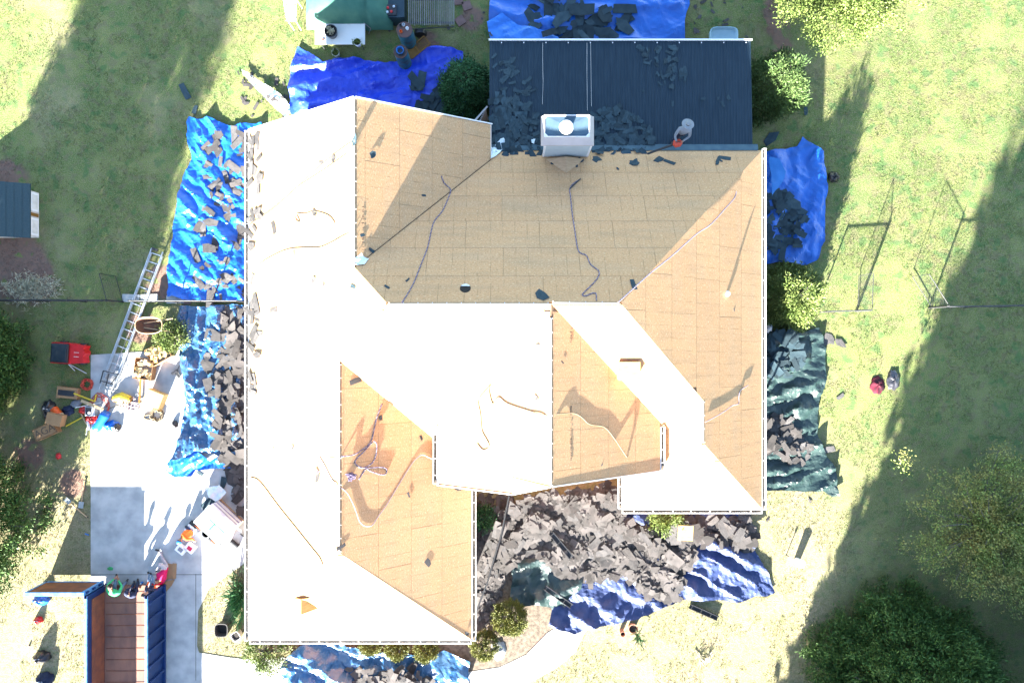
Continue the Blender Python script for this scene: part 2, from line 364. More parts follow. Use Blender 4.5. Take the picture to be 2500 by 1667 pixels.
mb.build('expansion_joint', 'joint', dj)
v, f = prism(PATH, -.1, .025); tag(ob('front_path', mesh('front_path', v, f, 'concrete')), kind='structure')
mb = MB()
for a, b_ in (((1212, 1628), (1235, 1700)), ((1286, 1597), (1330, 1645)), ((1335, 1550), (1405, 1590)), ):
    mb.bar(P(*a, .0235), P(*b_, .0235), .02, .012)
mb.build('expansion_joint', 'joint', bpy.data.objects['front_path'])
BED = px_poly([(1165, 1250), (1300, 1210), (1520, 1240), (1500, 1440), (1380, 1480), (1375, 1520), (1330, 1545), (1280, 1600), (1200, 1640), (1130, 1645), (1060, 1600), (880, 1585), (640, 1590), (640, 1565), (1160, 1565)])
v, f = prism(BED, -.1, .012); tag(ob('garden_bed', mesh('garden_bed', v, f, 'mulch')), kind='structure')

# ------------------------------------------------------------ the house
T72 = .72
planes = [  # name, plan polygon, (a,b,c): z=a+bX+cY, long board axis ('x' or 'y')
 ('west_roof_slope', [(-9.63, 7.72), (-9.63, -10.9), (-5.57, -6.84), (-5.57, -.62), (-3.80, 1.15), (-4.99, 2.345), (-4.99, 7.73)], (9.934, T72, 0), 'y'),
 ('west_wing_east_slope', [(-4.99, 7.73), (-4.99, 2.345), (-.745, 6.59), (-.745, 7.84)], (2.747, -T72, 0), 'y'),
 ('north_roof_slope', [(-.745, 7.0), (-.745, 6.59), (-4.99, 2.345), (-3.80, 1.15), (3.317, 1.15), (9.15, 6.983), (9.15, 7.0)], (8.028, 0, -T72), 'x'),
 ('east_roof_slope', [(9.15, 6.983), (3.317, 1.15), (6.48, -2.01), (6.48, -3.45), (9.15, -6.12)], (9.588, -T72, 0), 'y'),
 ('southeast_hip_slope', [(6.48, -3.45), (4.05, -5.88), (4.05, -6.12), (9.15, -6.12)], (7.406, 0, T72), 'x'),
 ('southeast_west_slope', [(6.48, -2.01), (4.05, -4.447), (4.05, -5.88), (6.48, -3.45)], (.254, T72, 0), 'y'),
 ('south_roof_slope', [(1.2, 1.15), (4.6, -2.25), (4.6, -3.9), (6.48, -2.01), (3.317, 1.15)], (6.372, 0, T72), 'x'),
 ('south_roof_slope', [(-3.8, 1.15), (-5.57, -.62), (-2.2, -3.997), (-2.2, -2.25), (1.2, 1.15)], (6.372, 0, T72), 'x'),
 ('southwest_wing_east_slope', [(-5.57, -.62), (-5.57, -6.84), (-1.5, -10.9), (-1.5, -4.6), (-2.2, -4.6), (-2.2, -3.997)], (1.91, -T72, 0), 'y'),
 ('southwest_hip_slope', [(-9.63, -10.9), (-1.5, -10.9), (-5.57, -6.84)], (10.848, 0, T72), 'x'),
 ('entry_wing_west_slope', [(1.2, 1.15), (-2.54, -2.59), (-2.54, -4.91), (0, -4.82), (1.2, -4.40)], (6.336, T72, 0), 'y'),
 ('entry_wing_east_slope', [(1.2, 1.15), (1.2, -4.40), (5.13, -4.45), (5.13, -2.78)], (8.064, -T72, 0), 'y'),
]
LOW = [(-.83, 11.08), (8.83, 11.08), (8.83, 7.0), (-.83, 7.0)]
def low_z(x, y): return 2.78 + (11.08 - y) * .05
def roof_z(x, y):
    z = None
    for n, pl, (a, b, c), ax in planes:
        if pin(x, y, pl):
            h = a + b * x + c * y; z = h if z is None else max(z, h)
    if z is None and pin(x, y, LOW): z = low_z(x, y)
    return z
def surf(px, py, dz=0.0):
    z = 4.0; last = None
    for _ in range(30):
        p = P(px, py, z); h = roof_z(p.x, p.y)
        if h is None: h = 0.0 if not (-10.2 < p.x < 9.7 and -11.4 < p.y < 11) else 3.0
        z = z * .35 + h * .65
    return P(px, py, z + dz)

house = empty('house', (0, 0, 0), 'large house stripped to bare board sheathing on its steep hip roofs, in the middle', 'house')
def clip(poly, axis, val, keep_less):
    out = []; n = len(poly)
    for i in range(n):
        p, q = poly[i], poly[(i + 1) % n]
        ip = (p[axis] <= val) == keep_less or p[axis] == val; iq = (q[axis] <= val) == keep_less or q[axis] == val
        if ip: out.append(p)
        if ip != iq:
            t = (val - p[axis]) / (q[axis] - p[axis]); out.append((p[0] + (q[0] - p[0]) * t, p[1] + (q[1] - p[1]) * t))
    return out
def area(p): return abs(sum(p[i][0] * p[(i + 1) % len(p)][1] - p[(i + 1) % len(p)][0] * p[i][1] for i in range(len(p)))) / 2
COSP = 1 / math.sqrt(1 + T72 ** 2)
for n, pl, (a, b, c), ax in planes:
    # decking under the boards
    zf = lambda x, y, d=0.0: a + b * x + c * y + d
    cnt = len(pl); ar = sum(pl[i][0] * pl[(i + 1) % cnt][1] - pl[(i + 1) % cnt][0] * pl[i][1] for i in range(cnt))
    P2 = pl if ar > 0 else pl[::-1]
    v = [(x, y, zf(x, y, -.030)) for x, y in P2] + [(x, y, zf(x, y, -.16)) for x, y in P2]
    f = [tuple(range(cnt)), tuple(range(2 * cnt - 1, cnt - 1, -1))] + [(i, cnt + i, cnt + (i + 1) % cnt, (i + 1) % cnt) for i in range(cnt)]
    deck = ob(n, mesh(n, v, f, 'underlay'), house)
    # boards 2.44 x 1.22 m laid in staggered courses
    du, dv = (0, 1) if ax == 'x' else (1, 0)      # u along eave, v up slope
    cw = 1.22 * COSP; g = .003; rg = .045
    vs = [p[dv] for p in pl]; us = [p[du] for p in pl]
    grad = (b, c)[dv]; v0 = min(vs) if grad > 0 else max(vs); sgn = 1 if grad > 0 else -1
    ridge_v = max(vs) if grad > 0 else min(vs)
    k = 0
    while k * cw < (max(vs) - min(vs)) - .02:
        a0 = v0 + sgn * k * cw; a1 = v0 + sgn * (k + 1) * cw; lo, hi = min(a0, a1), max(a0, a1)
        if sgn > 0: hi = min(hi, ridge_v - rg + g)
        else: lo = max(lo, ridge_v + rg - g)
        off = (k % 2) * 1.22 + (k * .37 % .4)
        u = math.floor(min(us) / 2.44) * 2.44 - off
        while u < max(us):
            q = clip(clip(clip(clip(pl, dv, lo + g, False), dv, hi - g, True), du, u + g, False), du, u + 2.44 - g, True)
            if len(q) >= 3 and area(q) > .02:
                if sum(q[i][0] * q[(i + 1) % len(q)][1] - q[(i + 1) % len(q)][0] * q[i][1] for i in range(len(q))) < 0: q = q[::-1]
                # shrink slightly toward its centre so hips and valleys show a joint
                m = len(q); lift = random.uniform(0, .0015)
                vv = [(x, y, zf(x, y, .0 + lift)) for x, y in q] + [(x, y, zf(x, y, -.026)) for x, y in q]
                ff = [tuple(range(m))] + [(i, m + i, m + (i + 1) % m, (i + 1) % m) for i in range(m)]
                uo = random.uniform(0, 50)
                uv = [(p[du] - u, (p[dv] - a0) * sgn / COSP + 1.2192 * int(uo)) for p in q] * 2
                uv = [(s_ + .4064 * int(uo * 7), t_) for s_, t_ in uv]
                ob('osb_panel', mesh('osb_panel', vv, ff, 'osb', uv=uv), deck)
            u += 2.44
        k += 1

# ridge slots with ridge board and rafter ends
def ridge_slot(x0, y0, z0, x1, y1, z1, name='ridge_slot'):
    A = Vector((x0, y0, z0)); B = Vector((x1, y1, z1)); d = (B - A).normalized(); s = Vector((-d.y, d.x, 0)).normalized()
    slot = MB().bar(A - Vector((0, 0, .05)), B - Vector((0, 0, .05)), .075, .04).build('ridge_slot', 'rafter', house)
    m = MB(); m.bar(A + s * -.012 + Vector((0, 0, -.010)), B + s * -.012 + Vector((0, 0, -.010)), .018, .05); m.build('ridge_board', 'offwhite', slot)
    m = MB(); n = int((B - A).length / .41)
    for i in range(n + 1):
        p = A + (B - A) * (i / max(n, 1)); m.bar(p - s * .045 + Vector((0, 0, -.025)), p + s * .045 + Vector((0, 0, -.025)), .022, .03)
    m.build('rafter_end', 'offwhite', slot)
for seg in ((-4.99, 7.7, 6.34, -4.99, 2.45, 6.34), (-3.75, 1.15, 7.2, 1.1, 1.15, 7.2), (1.25, 1.19, 7.22, 3.25, 1.17, 7.2), (-5.57, -.75, 5.92, -5.57, -6.8, 5.92),
            (1.2, .7, 7.2, 1.2, -4.38, 7.2), (6.48, -2.05, 4.92, 6.48, -3.4, 4.92)): ridge_slot(*seg)

# dark open joint along the valley and the cut corner
MB().bar((-.76, 6.575, 3.304), (-4.9, 2.435, 6.284), .012, .03).build('valley_joint', 'dark', house)
# walls
def wallbox(x0, y0, x1, y1, z1): return MB().box(x0, y0, -.3, x1, y1, z1).build('wall', 'brick', house)
wallbox(-9.15, -10.45, -1.95, 7.25, 3.0); wallbox(-1.95, -3.9, 4.6, 6.5, 3.2); wallbox(-1.9, -4.1, 4.65, -2.7, 4.3); wallbox(4.6, -5.65, 8.7, 6.5, 3.0)
wallbox(-.4, 7.26, 8.4, 10.7, 2.7)
v = [(-9.15, 7.25, 3.0), (-.9, 7.25, 3.0), (-4.99, 7.25, 6.15)]; v += [(x, 6.9, z) for x, y, z in v]
ob('gable_wall', mesh('gable_wall', v, [(2, 1, 0), (3, 4, 5), (0, 1, 4, 3), (1, 2, 5, 4), (2, 0, 3, 5)], 'siding'), house)
v = [(-1.9, -4.1, 4.3), (4.65, -4.1, 4.3), (1.2, -4.1, 7.0)]; v += [(x, -3.8, z) for x, y, z in v]
ob('gable_wall', mesh('gable_wall', v, [(0, 1, 2), (5, 4, 3), (3, 4, 1, 0), (4, 5, 2, 1), (5, 3, 0, 2)], 'siding'), house)
# fascia and gutters
def gutter(x0, y0, x1, y1, z, out):
    A = Vector((x0, y0, z)); B = Vector((x1, y1, z)); o_ = Vector(out)
    fw = MB().bar(A + o_ * .012 + Vector((0, 0, -.09)), B + o_ * .012 + Vector((0, 0, -.09)), .02, .17).build('fascia', 'white', house)
    gm = MB(); w_ = .12
    gm.bar(A + o_ * .03 + Vector((0, 0, -.075)), B + o_ * .03 + Vector((0, 0, -.075)), .008, .11)
    gm.bar(A + o_ * (.03 + w_) + Vector((0, 0, -.06)), B + o_ * (.03 + w_) + Vector((0, 0, -.06)), .020, .12)
    gm.bar(A + o_ * (.03 + w_ / 2) + Vector((0, 0, -.125)), B + o_ * (.03 + w_ / 2) + Vector((0, 0, -.125)), w_, .01)
    gm.bar(A + o_ * .03, A + o_ * (.03 + w_), .01, .1); gm.bar(B + o_ * .03, B + o_ * (.03 + w_), .01, .1)
    G = gm.build('gutter', 'white', house)
    MB().bar(A + o_ * (.03 + w_ / 2) + Vector((0, 0, -.105)), B + o_ * (.03 + w_ / 2) + Vector((0, 0, -.105)), w_ - .03, .02).build('gutter_litter', 'debris', G)
    n = max(2, int((B - A).length / .75)); hm = None
    for i in range(n + 1):
        p = A + (B - A) * ((i + .5 * random.uniform(.8, 1.2)) / (n + 1)) + o_ * .03
        hm = MB().bar(p + Vector((0, 0, -.008)), p + o_ * w_ + Vector((0, 0, -.02)), .016, .012).build('hanger', 'white', G)
gutter(-9.64, -10.95, -9.64, 7.7, 2.99, (-1, 0, 0)); gutter(-9.6, -10.92, -1.5, -10.92, 2.99, (0, -1, 0)); gutter(-1.48, -10.95, -1.48, -4.95, 2.98, (1, 0, 0))
gutter(9.16, -6.15, 9.16, 7.05, 2.99, (1, 0, 0)); gutter(4.05, -6.14, 9.15, -6.14, 2.99, (0, -1, 0)); gutter(4.04, -6.1, 4.04, -4.55, 3.1, (-1, 0, 0))
gutter(-2.56, -4.9, -2.56, -3.2, 4.49, (-1, 0, 0)); gutter(5.14, -4.45, 5.14, -2.95, 4.36, (1, 0, 0))
gutter(2.0, -4.62, 4.0, -4.62, 3.3, (0, -1, 0))
def rake(pts):
    m = MB()
    for a, b_ in zip(pts[:-1], pts[1:]): m.bar(Vector(a) - Vector((0, 0, .05)), Vector(b_) - Vector((0, 0, .05)), .035, .14)
    m.build('rake_board', 'white', house)
rake([(-9.63, 7.75, 3.0), (-4.99, 7.76, 6.34), (-.745, 7.87, 3.28)]); rake([(-2.54, -4.94, 4.5), (0, -4.85, 6.33), (1.2, -4.43, 7.18), (5.13, -4.48, 4.37)])
rake([(-.77, 7.84, 3.28), (-.77, 6.62, 3.28)])
# thin board turned up at the cut corner of the entry gable
ob('cut_board', mesh('cut_board', [(0, -4.84, 6.36), (1.17, -4.42, 7.2), (0, -4.3, 6.35), (0.02, -4.84, 6.33), (1.17, -4.42, 7.17), (.02, -4.3, 6.32)], [(0, 1, 2), (5, 4, 3), (0, 3, 4, 1)], 'plywood'), house)

# low ribbed roof behind the house
lowr = ob('low_rear_roof', mesh('low_rear_roof', *(lambda q: ([(x, y, low_z(x, y) - .03) for x, y in q] + [(x, y, low_z(x, y) - .15) for x, y in q], [(3, 2, 1, 0), (4, 5, 6, 7)] + [(i, (i + 1) % 4, 4 + (i + 1) % 4, 4 + i) for i in range(4)]))([(-.83, 11.08), (8.83, 11.08), (8.83, 6.98), (-.83, 6.98)]), 'dark'), house)
npan = 10; pw = (8.83 + .83) / npan
for i in range(npan):
    x0 = -.83 + i * pw; v = []; f = []; xs = []; nr = 9; p_ = pw / nr
    for k in range(nr): xs += [(x0 + k * p_, 0), (x0 + k * p_ + p_ * .58, 0), (x0 + k * p_ + p_ * .68, .016), (x0 + k * p_ + p_ * .88, .016), (x0 + k * p_ + p_ * .98, 0)]
    xs[-1] = (x0 + pw - .004, 0.004)
    for x, dz in xs: v += [(x, 11.10, low_z(x, 11.1) - .02 + dz), (x, 7.02, low_z(x, 7.02) - .02 + dz)]
    f = [(2 * k + 1, 2 * k + 3, 2 * k + 2, 2 * k) for k in range(len(xs) - 1)]
    ob('roof_sheet', mesh('roof_sheet', v, f, 'black'), lowr)
mb = MB().bar((-.86, 11.13, 2.79), (8.86, 11.13, 2.79), .05, .07); mb.build('drip_edge', 'white', house)
mb = MB()
for k in range(12): mb.box(-.4 + k * .82, 11.0, 2.795, -.37 + k * .82, 11.04, 2.812)
mb.build('drip_clip', 'white', house)
mb = MB().box(-.75, 6.99, 2.93, 9.0, 7.16, 3.03); mb.box(-.75, 7.16, 2.93, 9.0, 7.22, 2.99); mb.build('wall_flashing', pm('blue_grey_felt', (.055, .10, .125), (.075, .13, .15), 4, .6), house)
# pale scratches and seams on the sheets
mb = MB()
for pts in (((1325, 105), (1325, 150), (1326, 200), (1324, 255)), ((1433, 105), (1433, 180), (1434, 270)), ((1442, 105), (1443, 185), (1444, 260))):
    mb.tube([surf(x, y, .012) for x, y in pts], .006, 4)
mb.build('seam_line', 'offwhite', house)

# chimney (its own part group)
ch = ob('chimney', MB().box(1.12, 6.62, 2.6, 2.70, 7.50, 5.35).v and None, house)
def chim():
    o = MB().box(1.14, 6.72, 2.4, 2.72, 7.54, 4.83).build('chimney', 'siding', house)
    for k in range(12):
        z = 3.0 + k * .155; MB().box(1.13, 6.708, z, 2.73, 6.722, z + .146).build('siding_board', 'siding', o)
    m = MB(); m.box(1.10, 6.70, 3.0, 1.17, 6.75, 4.83); m.box(2.69, 6.70, 3.0, 2.76, 6.75, 4.83); m.build('corner_trim', 'white', o)
    # flared cap: skirt rising to a recessed pan
    zc, zt = 4.84, 5.08
    out = [(.98, 6.64), (2.78, 6.64), (2.78, 7.62), (.98, 7.62)]; inn = [(1.09, 6.87), (2.60, 6.87), (2.60, 7.59), (1.09, 7.59)]
    v = [(x, y, zc - .06) for x, y in out] + [(x, y, zc) for x, y in out] + [(x, y, zt) for x, y in inn] + [(x + (.03 if x < 2 else -.03), y + (.03 if y < 7 else -.03), zt - .02) for x, y in inn]
    f = [(3, 2, 1, 0)]
    for r_ in range(3):
        for i in range(4): j = (i + 1) % 4; f.append((r_ * 4 + i, r_ * 4 + j, (r_ + 1) * 4 + j, (r_ + 1) * 4 + i))
    ob('cap_skirt', mesh('cap_skirt', v, f, 'trim'), o)
    pv = [(1.12, 6.90, zt - .02), (2.57, 6.90, zt - .02), (2.57, 7.56, zt - .02), (1.12, 7.56, zt - .02), (1.85, 7.22, zt + .02)]
    ob('cap_pan', mesh('cap_pan', pv, [(0, 1, 4), (1, 2, 4), (2, 3, 4), (3, 0, 4)], pm('pan_metal', (.07, .12, .16), (.06, .10, .14), 4, .95, spec=.05)), o)
    m = MB().bar((1.1, 6.87, zt), (2.6, 6.87, zt), .022, .03); m.bar((1.1, 7.59, zt), (2.6, 7.59, zt), .022, .03); m.bar((1.09, 6.86, zt), (1.09, 7.60, zt), .022, .03); m.bar((2.6, 6.86, zt), (2.6, 7.60, zt), .022, .03)
    for x, y, sx_, sy_ in ((1.11, 6.89, 1, 1), (2.58, 6.89, -1, 1), (1.11, 7.57, 1, -1), (2.58, 7.57, -1, -1)): m.add([(x, y, zt + .01), (x + .10 * sx_, y, zt + .01), (x, y + .10 * sy_, zt + .01)], [(0, 1, 2) if sx_ * sy_ > 0 else (2, 1, 0)])
    m.build('cap_rim', 'white', o)
    c = (1.80, 7.10, 0)
    fl = MB().lathe([(.15, zt), (.15, zt + .28), (.17, zt + .28), (.17, zt)], c, 24).build('flue_pipe', 'galv', o)
    MB().lathe([(.05, zt + .25), (.235, zt + .27), (.235, zt + .31), (.20, zt + .36), (.0, zt + .40)], c, 28).build('flue_cap', 'white', o, smooth=False)
bpy.data.objects.remove(ch); chim()
# little cricket roof behind the chimney with torn felt
A = [surf(1335, 392, .02), surf(1425, 392, .02), surf(1382, 417, .03)]; top = surf(1380, 386, .0); top = Vector((1.93, 6.60, 3.62))
bl = Vector((1.20, 6.60, 3.27)); br = Vector((2.66, 6.60, 3.27)); fr = Vector((1.93, 5.98, 3.745))
ob('cricket_panel', mesh('cricket_panel', [bl, fr, top, bl - Vector((0, 0, .1)), fr - Vector((0, 0, .1)), top - Vector((0, 0, .1))], [(0, 1, 2), (5, 4, 3), (0, 3, 4, 1), (1, 4, 5, 2), (2, 5, 3, 0)], 'cricketboard'), house)
ob('cricket_panel', mesh('cricket_panel', [br, top, fr, br - Vector((0, 0, .1)), top - Vector((0, 0, .1)), fr - Vector((0, 0, .1))], [(0, 1, 2), (5, 4, 3), (0, 3, 4, 1), (1, 4, 5, 2), (2, 5, 3, 0)], 'cricketboard'), house)

# ------------------------------------------------------------ sheets (tarps, foil)
TARPS = []
def sheet(name, pts, mat, label, cat='tarp', group=None, amp=.12, ang=0., wl=.7, st=2.5, sp=.065, z0=.03, seed=1, zf=None, big=0.0, thick=.004, kind=None):
    base = zf or (lambda x, y: ground_z(x, y))
    if zf: poly = [tuple(surf(x, y)[:2]) for x, y in pts]
    else: poly = px_poly(pts, .08)
    # roughen the outline
    out = []; n = len(poly)
    for i in range(n):
        a = np.array(poly[i]); b = np.array(poly[(i + 1) % n]); L = np.hypot(*(b - a)); k = max(1, int(L / (sp * 1.3)))
        for j in range(k):
            p = a + (b - a) * j / k; q = (vnoise(np.array([p[0] * 2.1]), np.array([p[1] * 2.1]), seed + 50)[0] - .5) * .14 * min(1, L) + (random.random() - .5) * .02
            d = (b - a) / L; out.append((p[0] - d[1] * q, p[1] + d[0] * q))
    pa = np.array(out); x0, y0 = pa.min(0); x1, y1 = pa.max(0)
    gx, gy = np.meshgrid(np.arange(x0, x1, sp), np.arange(y0, y1, sp)); gx = (gx + RNG.uniform(-.35, .35, gx.shape) * sp).ravel(); gy = (gy + RNG.uniform(-.35, .35, gy.shape) * sp).ravel()
    k = inpoly(gx, gy, out); gx, gy = gx[k], gy[k]
    V = [Vector(p) for p in out] + [Vector((a, b)) for a, b in zip(gx, gy)]
    r = delaunay_2d_cdt(V, [], [list(range(len(out)))], 1, 1e-5)
    X = np.array([p[0] for p in r[0]]); Y = np.array([p[1] for p in r[0]])
    Z = wr(X, Y, amp, ang, wl, st, seed, big)
    if zf: B = np.array([(roof_z(x, y) or low_z(x, y)) for x, y in zip(X, Y)])
    else: B = base(X, Y)
    v = np.stack([X, Y, B + z0 + Z], 1)
    me = mesh(name, v, [tuple(q) for q in r[2]], mat, smooth=False)
    o = ob(name, me); o['label'] = label
    if kind: o['kind'] = kind
    else: o['category'] = cat
    if group: o['group'] = group
    if not zf: TARPS.append((out, lambda x, y: base(x, y) + z0 + wr(x, y, amp, ang, wl, st, seed, big)))
    return o
def tri(t): return np.abs(2 * (t - np.floor(t)) - 1)
def wr(X, Y, amp, ang, wl, st, seed, big):
    wx = X + .35 * (fbm(X * 1.1, Y * 1.1, seed + 7) - .45); wy = Y + .35 * (fbm(X * 1.1 + 9, Y * 1.1, seed + 8) - .45)
    r = random.Random(seed); h = 0; main = 5 if st > 1.6 else 2
    for k in range(11):
        if k < main: a = ang + math.pi / 2 + r.uniform(-.38, .38) * (2.5 / max(st, 1.5)) ** .7; lam = wl * r.uniform(1.1, 2.8); wgt = lam
        else: a = r.uniform(0, math.pi); lam = wl * r.uniform(.6, 2.0); wgt = lam * .5
        q = (wx * math.cos(a) + wy * math.sin(a)) / lam + r.random()
        msk = sm(.44, .58, fbm(X * .5 / wl * .6 + k * 7.3, Y * .5 / wl * .6, seed + 20 + k)) * (1.25 if k < main else 1) if k else .6
        h = h + wgt * tri(q) ** (2.2 if k % 2 else 1.0) * msk
    for k in range(7):
        a = r.uniform(0, math.pi); lam = wl * r.uniform(.28, .5); msk = sm(.38, .6, fbm(X * 1.1 + k * 5.1, Y * 1.1, seed + 60 + k)); h = h + lam * .42 * tri((wx * math.cos(a) + wy * math.sin(a)) / lam + r.random()) * msk
    pass
    return amp * .62 * h + big * fbm(X * .8, Y * .8, seed + 5)
BT = None
sheet('blue_tarp', [(1200, -60), (1197, 20), (1195, 60), (1200, 112), (1674, 112), (1672, 60), (1680, 10), (1678, -60)], 'blue', 'bright blue tarp north of the black roof, carrying torn sheets of felt', amp=.13, wl=.55, st=2, seed=3)
sheet('blue_tarp', [(728, 116), (765, 135), (790, 152), (850, 145), (900, 150), (940, 160), (975, 155), (1020, 135), (1060, 118), (1100, 122), (1130, 132), (1150, 200), (1130, 300), (900, 300), (715, 300), (708, 240), (708, 180), (715, 150)], 'royal', 'royal blue tarp bunched between the two drums and the gable', amp=.24, wl=.5, st=3, ang=.15, seed=11)
sheet('blue_tarp', [(462, 286), (520, 292), (560, 305), (640, 300), (640, 735), (500, 735), (410, 725), (412, 650), (420, 600), (425, 545), (440, 460), (448, 430), (468, 385), (455, 330)], 'blue', 'long bright blue tarp west of the house above the fence, littered with torn shingles', amp=.22, wl=.42, st=3.2, ang=-.85, seed=21, sp=.07)
sheet('blue_tarp', [(436, 745), (640, 745), (640, 1125), (560, 1120), (520, 1108), (470, 1105), (432, 1120), (440, 1040), (452, 980), (446, 900), (436, 840)], 'silverblue', 'worn silvery blue tarp hanging in long folds over the driveway below the fence', amp=.36, wl=.32, st=14, ang=1.5, seed=31, sp=.06)
sheet('blue_tarp', [(402, 1150), (420, 1120), (450, 1100), (480, 1100), (515, 1125), (540, 1110), (560, 1118), (568, 1142), (520, 1142), (478, 1145), (470, 1160), (430, 1165)], 'blue', 'crumpled corner of bright blue tarp on the white concrete', amp=.30, wl=.5, st=1.5, ang=.8, seed=41, sp=.05)
sheet('blue_tarp', [(735, 1570), (760, 1560), (820, 1562), (870, 1575), (920, 1590), (960, 1575), (1010, 1590), (1060, 1590), (1085, 1585), (1148, 1612), (1140, 1667), (1120, 1760), (690, 1760), (683, 1690), (695, 1610), (710, 1590)], 'silverblue', 'glossy blue and white tarp across the bottom below the south gutter', amp=.30, wl=.6, st=2.4, ang=-.7, seed=51, sp=.06)
sheet('blue_tarp', [(1395, 1200), (1530, 1200), (1530, 1240), (1700, 1240), (1830, 1250), (1845, 1340), (1870, 1390), (1892, 1446), (1870, 1452), (1800, 1465), (1720, 1458), (1660, 1465), (1600, 1490), (1560, 1508), (1480, 1525), (1420, 1538), (1400, 1548), (1340, 1520), (1350, 1440), (1390, 1400)], 'navy', 'faded navy tarp in front of the entry under the largest heap of shingles', amp=.26, wl=.5, st=3, ang=-.45, seed=61, sp=.07)
sheet('green_tarp', [(1240, 1330), (1300, 1250), (1420, 1300), (1420, 1430), (1392, 1450), (1370, 1500), (1380, 1535), (1360, 1520), (1345, 1480), (1310, 1470), (1270, 1478), (1240, 1465), (1250, 1400)], 'greentarp', 'dark green tarp folded over above the round clipped bush', amp=.22, wl=.6, st=2, ang=.5, seed=71, sp=.07, z0=.10)
sheet('green_tarp', [(1862, 800), (1930, 815), (2000, 800), (2012, 850), (2016, 920), (1998, 985), (1995, 1030), (2005, 1090), (2030, 1130), (2043, 1160), (2049, 1210), (2030, 1212), (2010, 1197), (1862, 1195), (1830, 1195), (1830, 800)], 'greentarp', 'wrinkled grey green tarp along the east gutter holding shingle rubbish', amp=.26, wl=.42, st=2.2, ang=.2, seed=81, sp=.07)
sheet('blue_tarp', [(1830, 380), (1870, 372), (1925, 360), (1948, 355), (1962, 332), (1985, 350), (2010, 370), (2016, 430), (2018, 500), (2012, 590), (1990, 635), (1965, 650), (1900, 640), (1830, 650)], 'blue', 'rounded blue tarp at the north east corner beside the east gutter', amp=.18, wl=.6, st=2, ang=1.3, seed=91)
sheet('draped_tarp', [(1862, 395), (1885, 400), (1902, 430), (1895, 455), (1866, 492)], pm('pale_blue_sheet', (.02, .14, .42), (.03, .17, .48), 2, .4), 'smooth pale blue flap standing out under the east gutter', z0=.7, amp=.05, big=.3, seed=95)
sheet('draped_tarp', [(1190, 65), (1225, 40), (1270, 70), (1300, 75), (1360, 98), (1376, 115), (1200, 115)], pm('light_blue_fold', (.03, .16, .55), (.04, .19, .6), 2, .4), 'lighter blue tarp corner folded back at the north west end of the black roof', z0=.35, amp=.22, wl=.5, seed=97)
def plastic(pts, mat, label, z0=.08, amp=.14, seed=5, zf=None, name='plastic_sheet', cat='plastic sheet', sp=.05): return sheet(name, pts, mat, label, cat, amp=amp, wl=.3, st=1.3, seed=seed, sp=sp, z0=z0, zf=zf)
plastic([(592, 172), (610, 180), (640, 205), (680, 225), (700, 245), (715, 270), (700, 290), (680, 270), (650, 240), (620, 210), (595, 185)], 'foil', 'long strip of white plastic sheeting trailing over the lawn to the west gable', seed=6, amp=.22)
plastic([(1200, 362), (1222, 340), (1230, 338), (1240, 352), (1225, 368), (1212, 382), (1198, 388)], 'foil', 'crinkled silver foil piece where the black roof meets the tan boards', z0=.03, amp=.12, seed=7, zf=1)
plastic([(864, 632), (884, 617), (890, 628), (902, 632), (890, 645), (872, 648)], 'foil', 'pale blue scrap of foil at the foot of the west valley', z0=.03, amp=.06, seed=8, zf=1)
plastic([(500, 1188), (540, 1180), (556, 1200), (545, 1215), (530, 1222), (515, 1210)], 'wrap', 'heap of clear plastic wrapping above the pallet of shingles', z0=.1, amp=.4, seed=9)
plastic([(1297, 342), (1306, 340), (1304, 352), (1298, 350)], 'foil', 'small white scrap on the black roof left of the chimney', z0=.03, amp=.05, seed=12, zf=1)
plastic([(1158, 1255), (1166, 1256), (1190, 1278), (1180, 1280), (1160, 1264)], 'foil', 'narrow strip of white flashing by the downspout between the wings', z0=.25, amp=.05, seed=13)
plastic([(1187, 1288), (1215, 1277), (1232, 1270), (1240, 1284), (1220, 1292), (1194, 1302)], 'foil', 'bent white metal flashing on the dark rubbish between the wings', z0=.3, amp=.12, seed=14)
plastic([(1205, 1318), (1218, 1310), (1240, 1312), (1238, 1335), (1220, 1350), (1206, 1340)], 'foil', 'white metal scrap lower down in the rubbish beside the east eave', z0=.3, amp=.12, seed=15)
plastic([(1525, 1290), (1560, 1278), (1580, 1290), (1562, 1322), (1535, 1310)], pm('grey_felt', (.10, .10, .10), (.14, .135, .13), 4, .5), 'pale grey sheet of felt in the middle of the front heap', z0=.38, amp=.12, seed=16)

# ------------------------------------------------------------ torn shingles
PIECES = []
for k in range(14):
    n = random.choice((5, 6, 7, 8, 9)); asp = random.uniform(.30, .48) if k < 6 else random.uniform(.35, .85); pts = []
    if k < 6: pts = [(-.5, -asp / 2), (.5, -asp / 2 + random.uniform(-.05, .08)), (.5 + random.uniform(-.1, .06), asp / 2 - random.uniform(0, .1)), (.05, asp / 2 + random.uniform(-.12, .05)), (-.46, asp / 2)]
    else:
        for i in range(n):
            a = 2 * math.pi * (i + random.uniform(-.25, .25)) / n; r_ = random.uniform(.28, .55); pts.append((r_ * math.cos(a), r_ * math.sin(a) * asp * 1.3))
    PIECES.append(pts)
def piece_vf(k, curl=.06):
    pts = PIECES[k]; n = len(pts); h = lambda x, y: curl * (x * x + .6 * x * y)
    v = [(x, y, h(x, y) + .008) for x, y in pts] + [(0, 0, .008)] + [(x, y, h(x, y)) for x, y in pts]
    f = [(i, (i + 1) % n, n) for i in range(n)] + [((i + 1) % n, i, n + 1 + i, n + 1 + (i + 1) % n) for i in range(n)]
    return v, f
PMESH = []; SHADE_PMESH = []
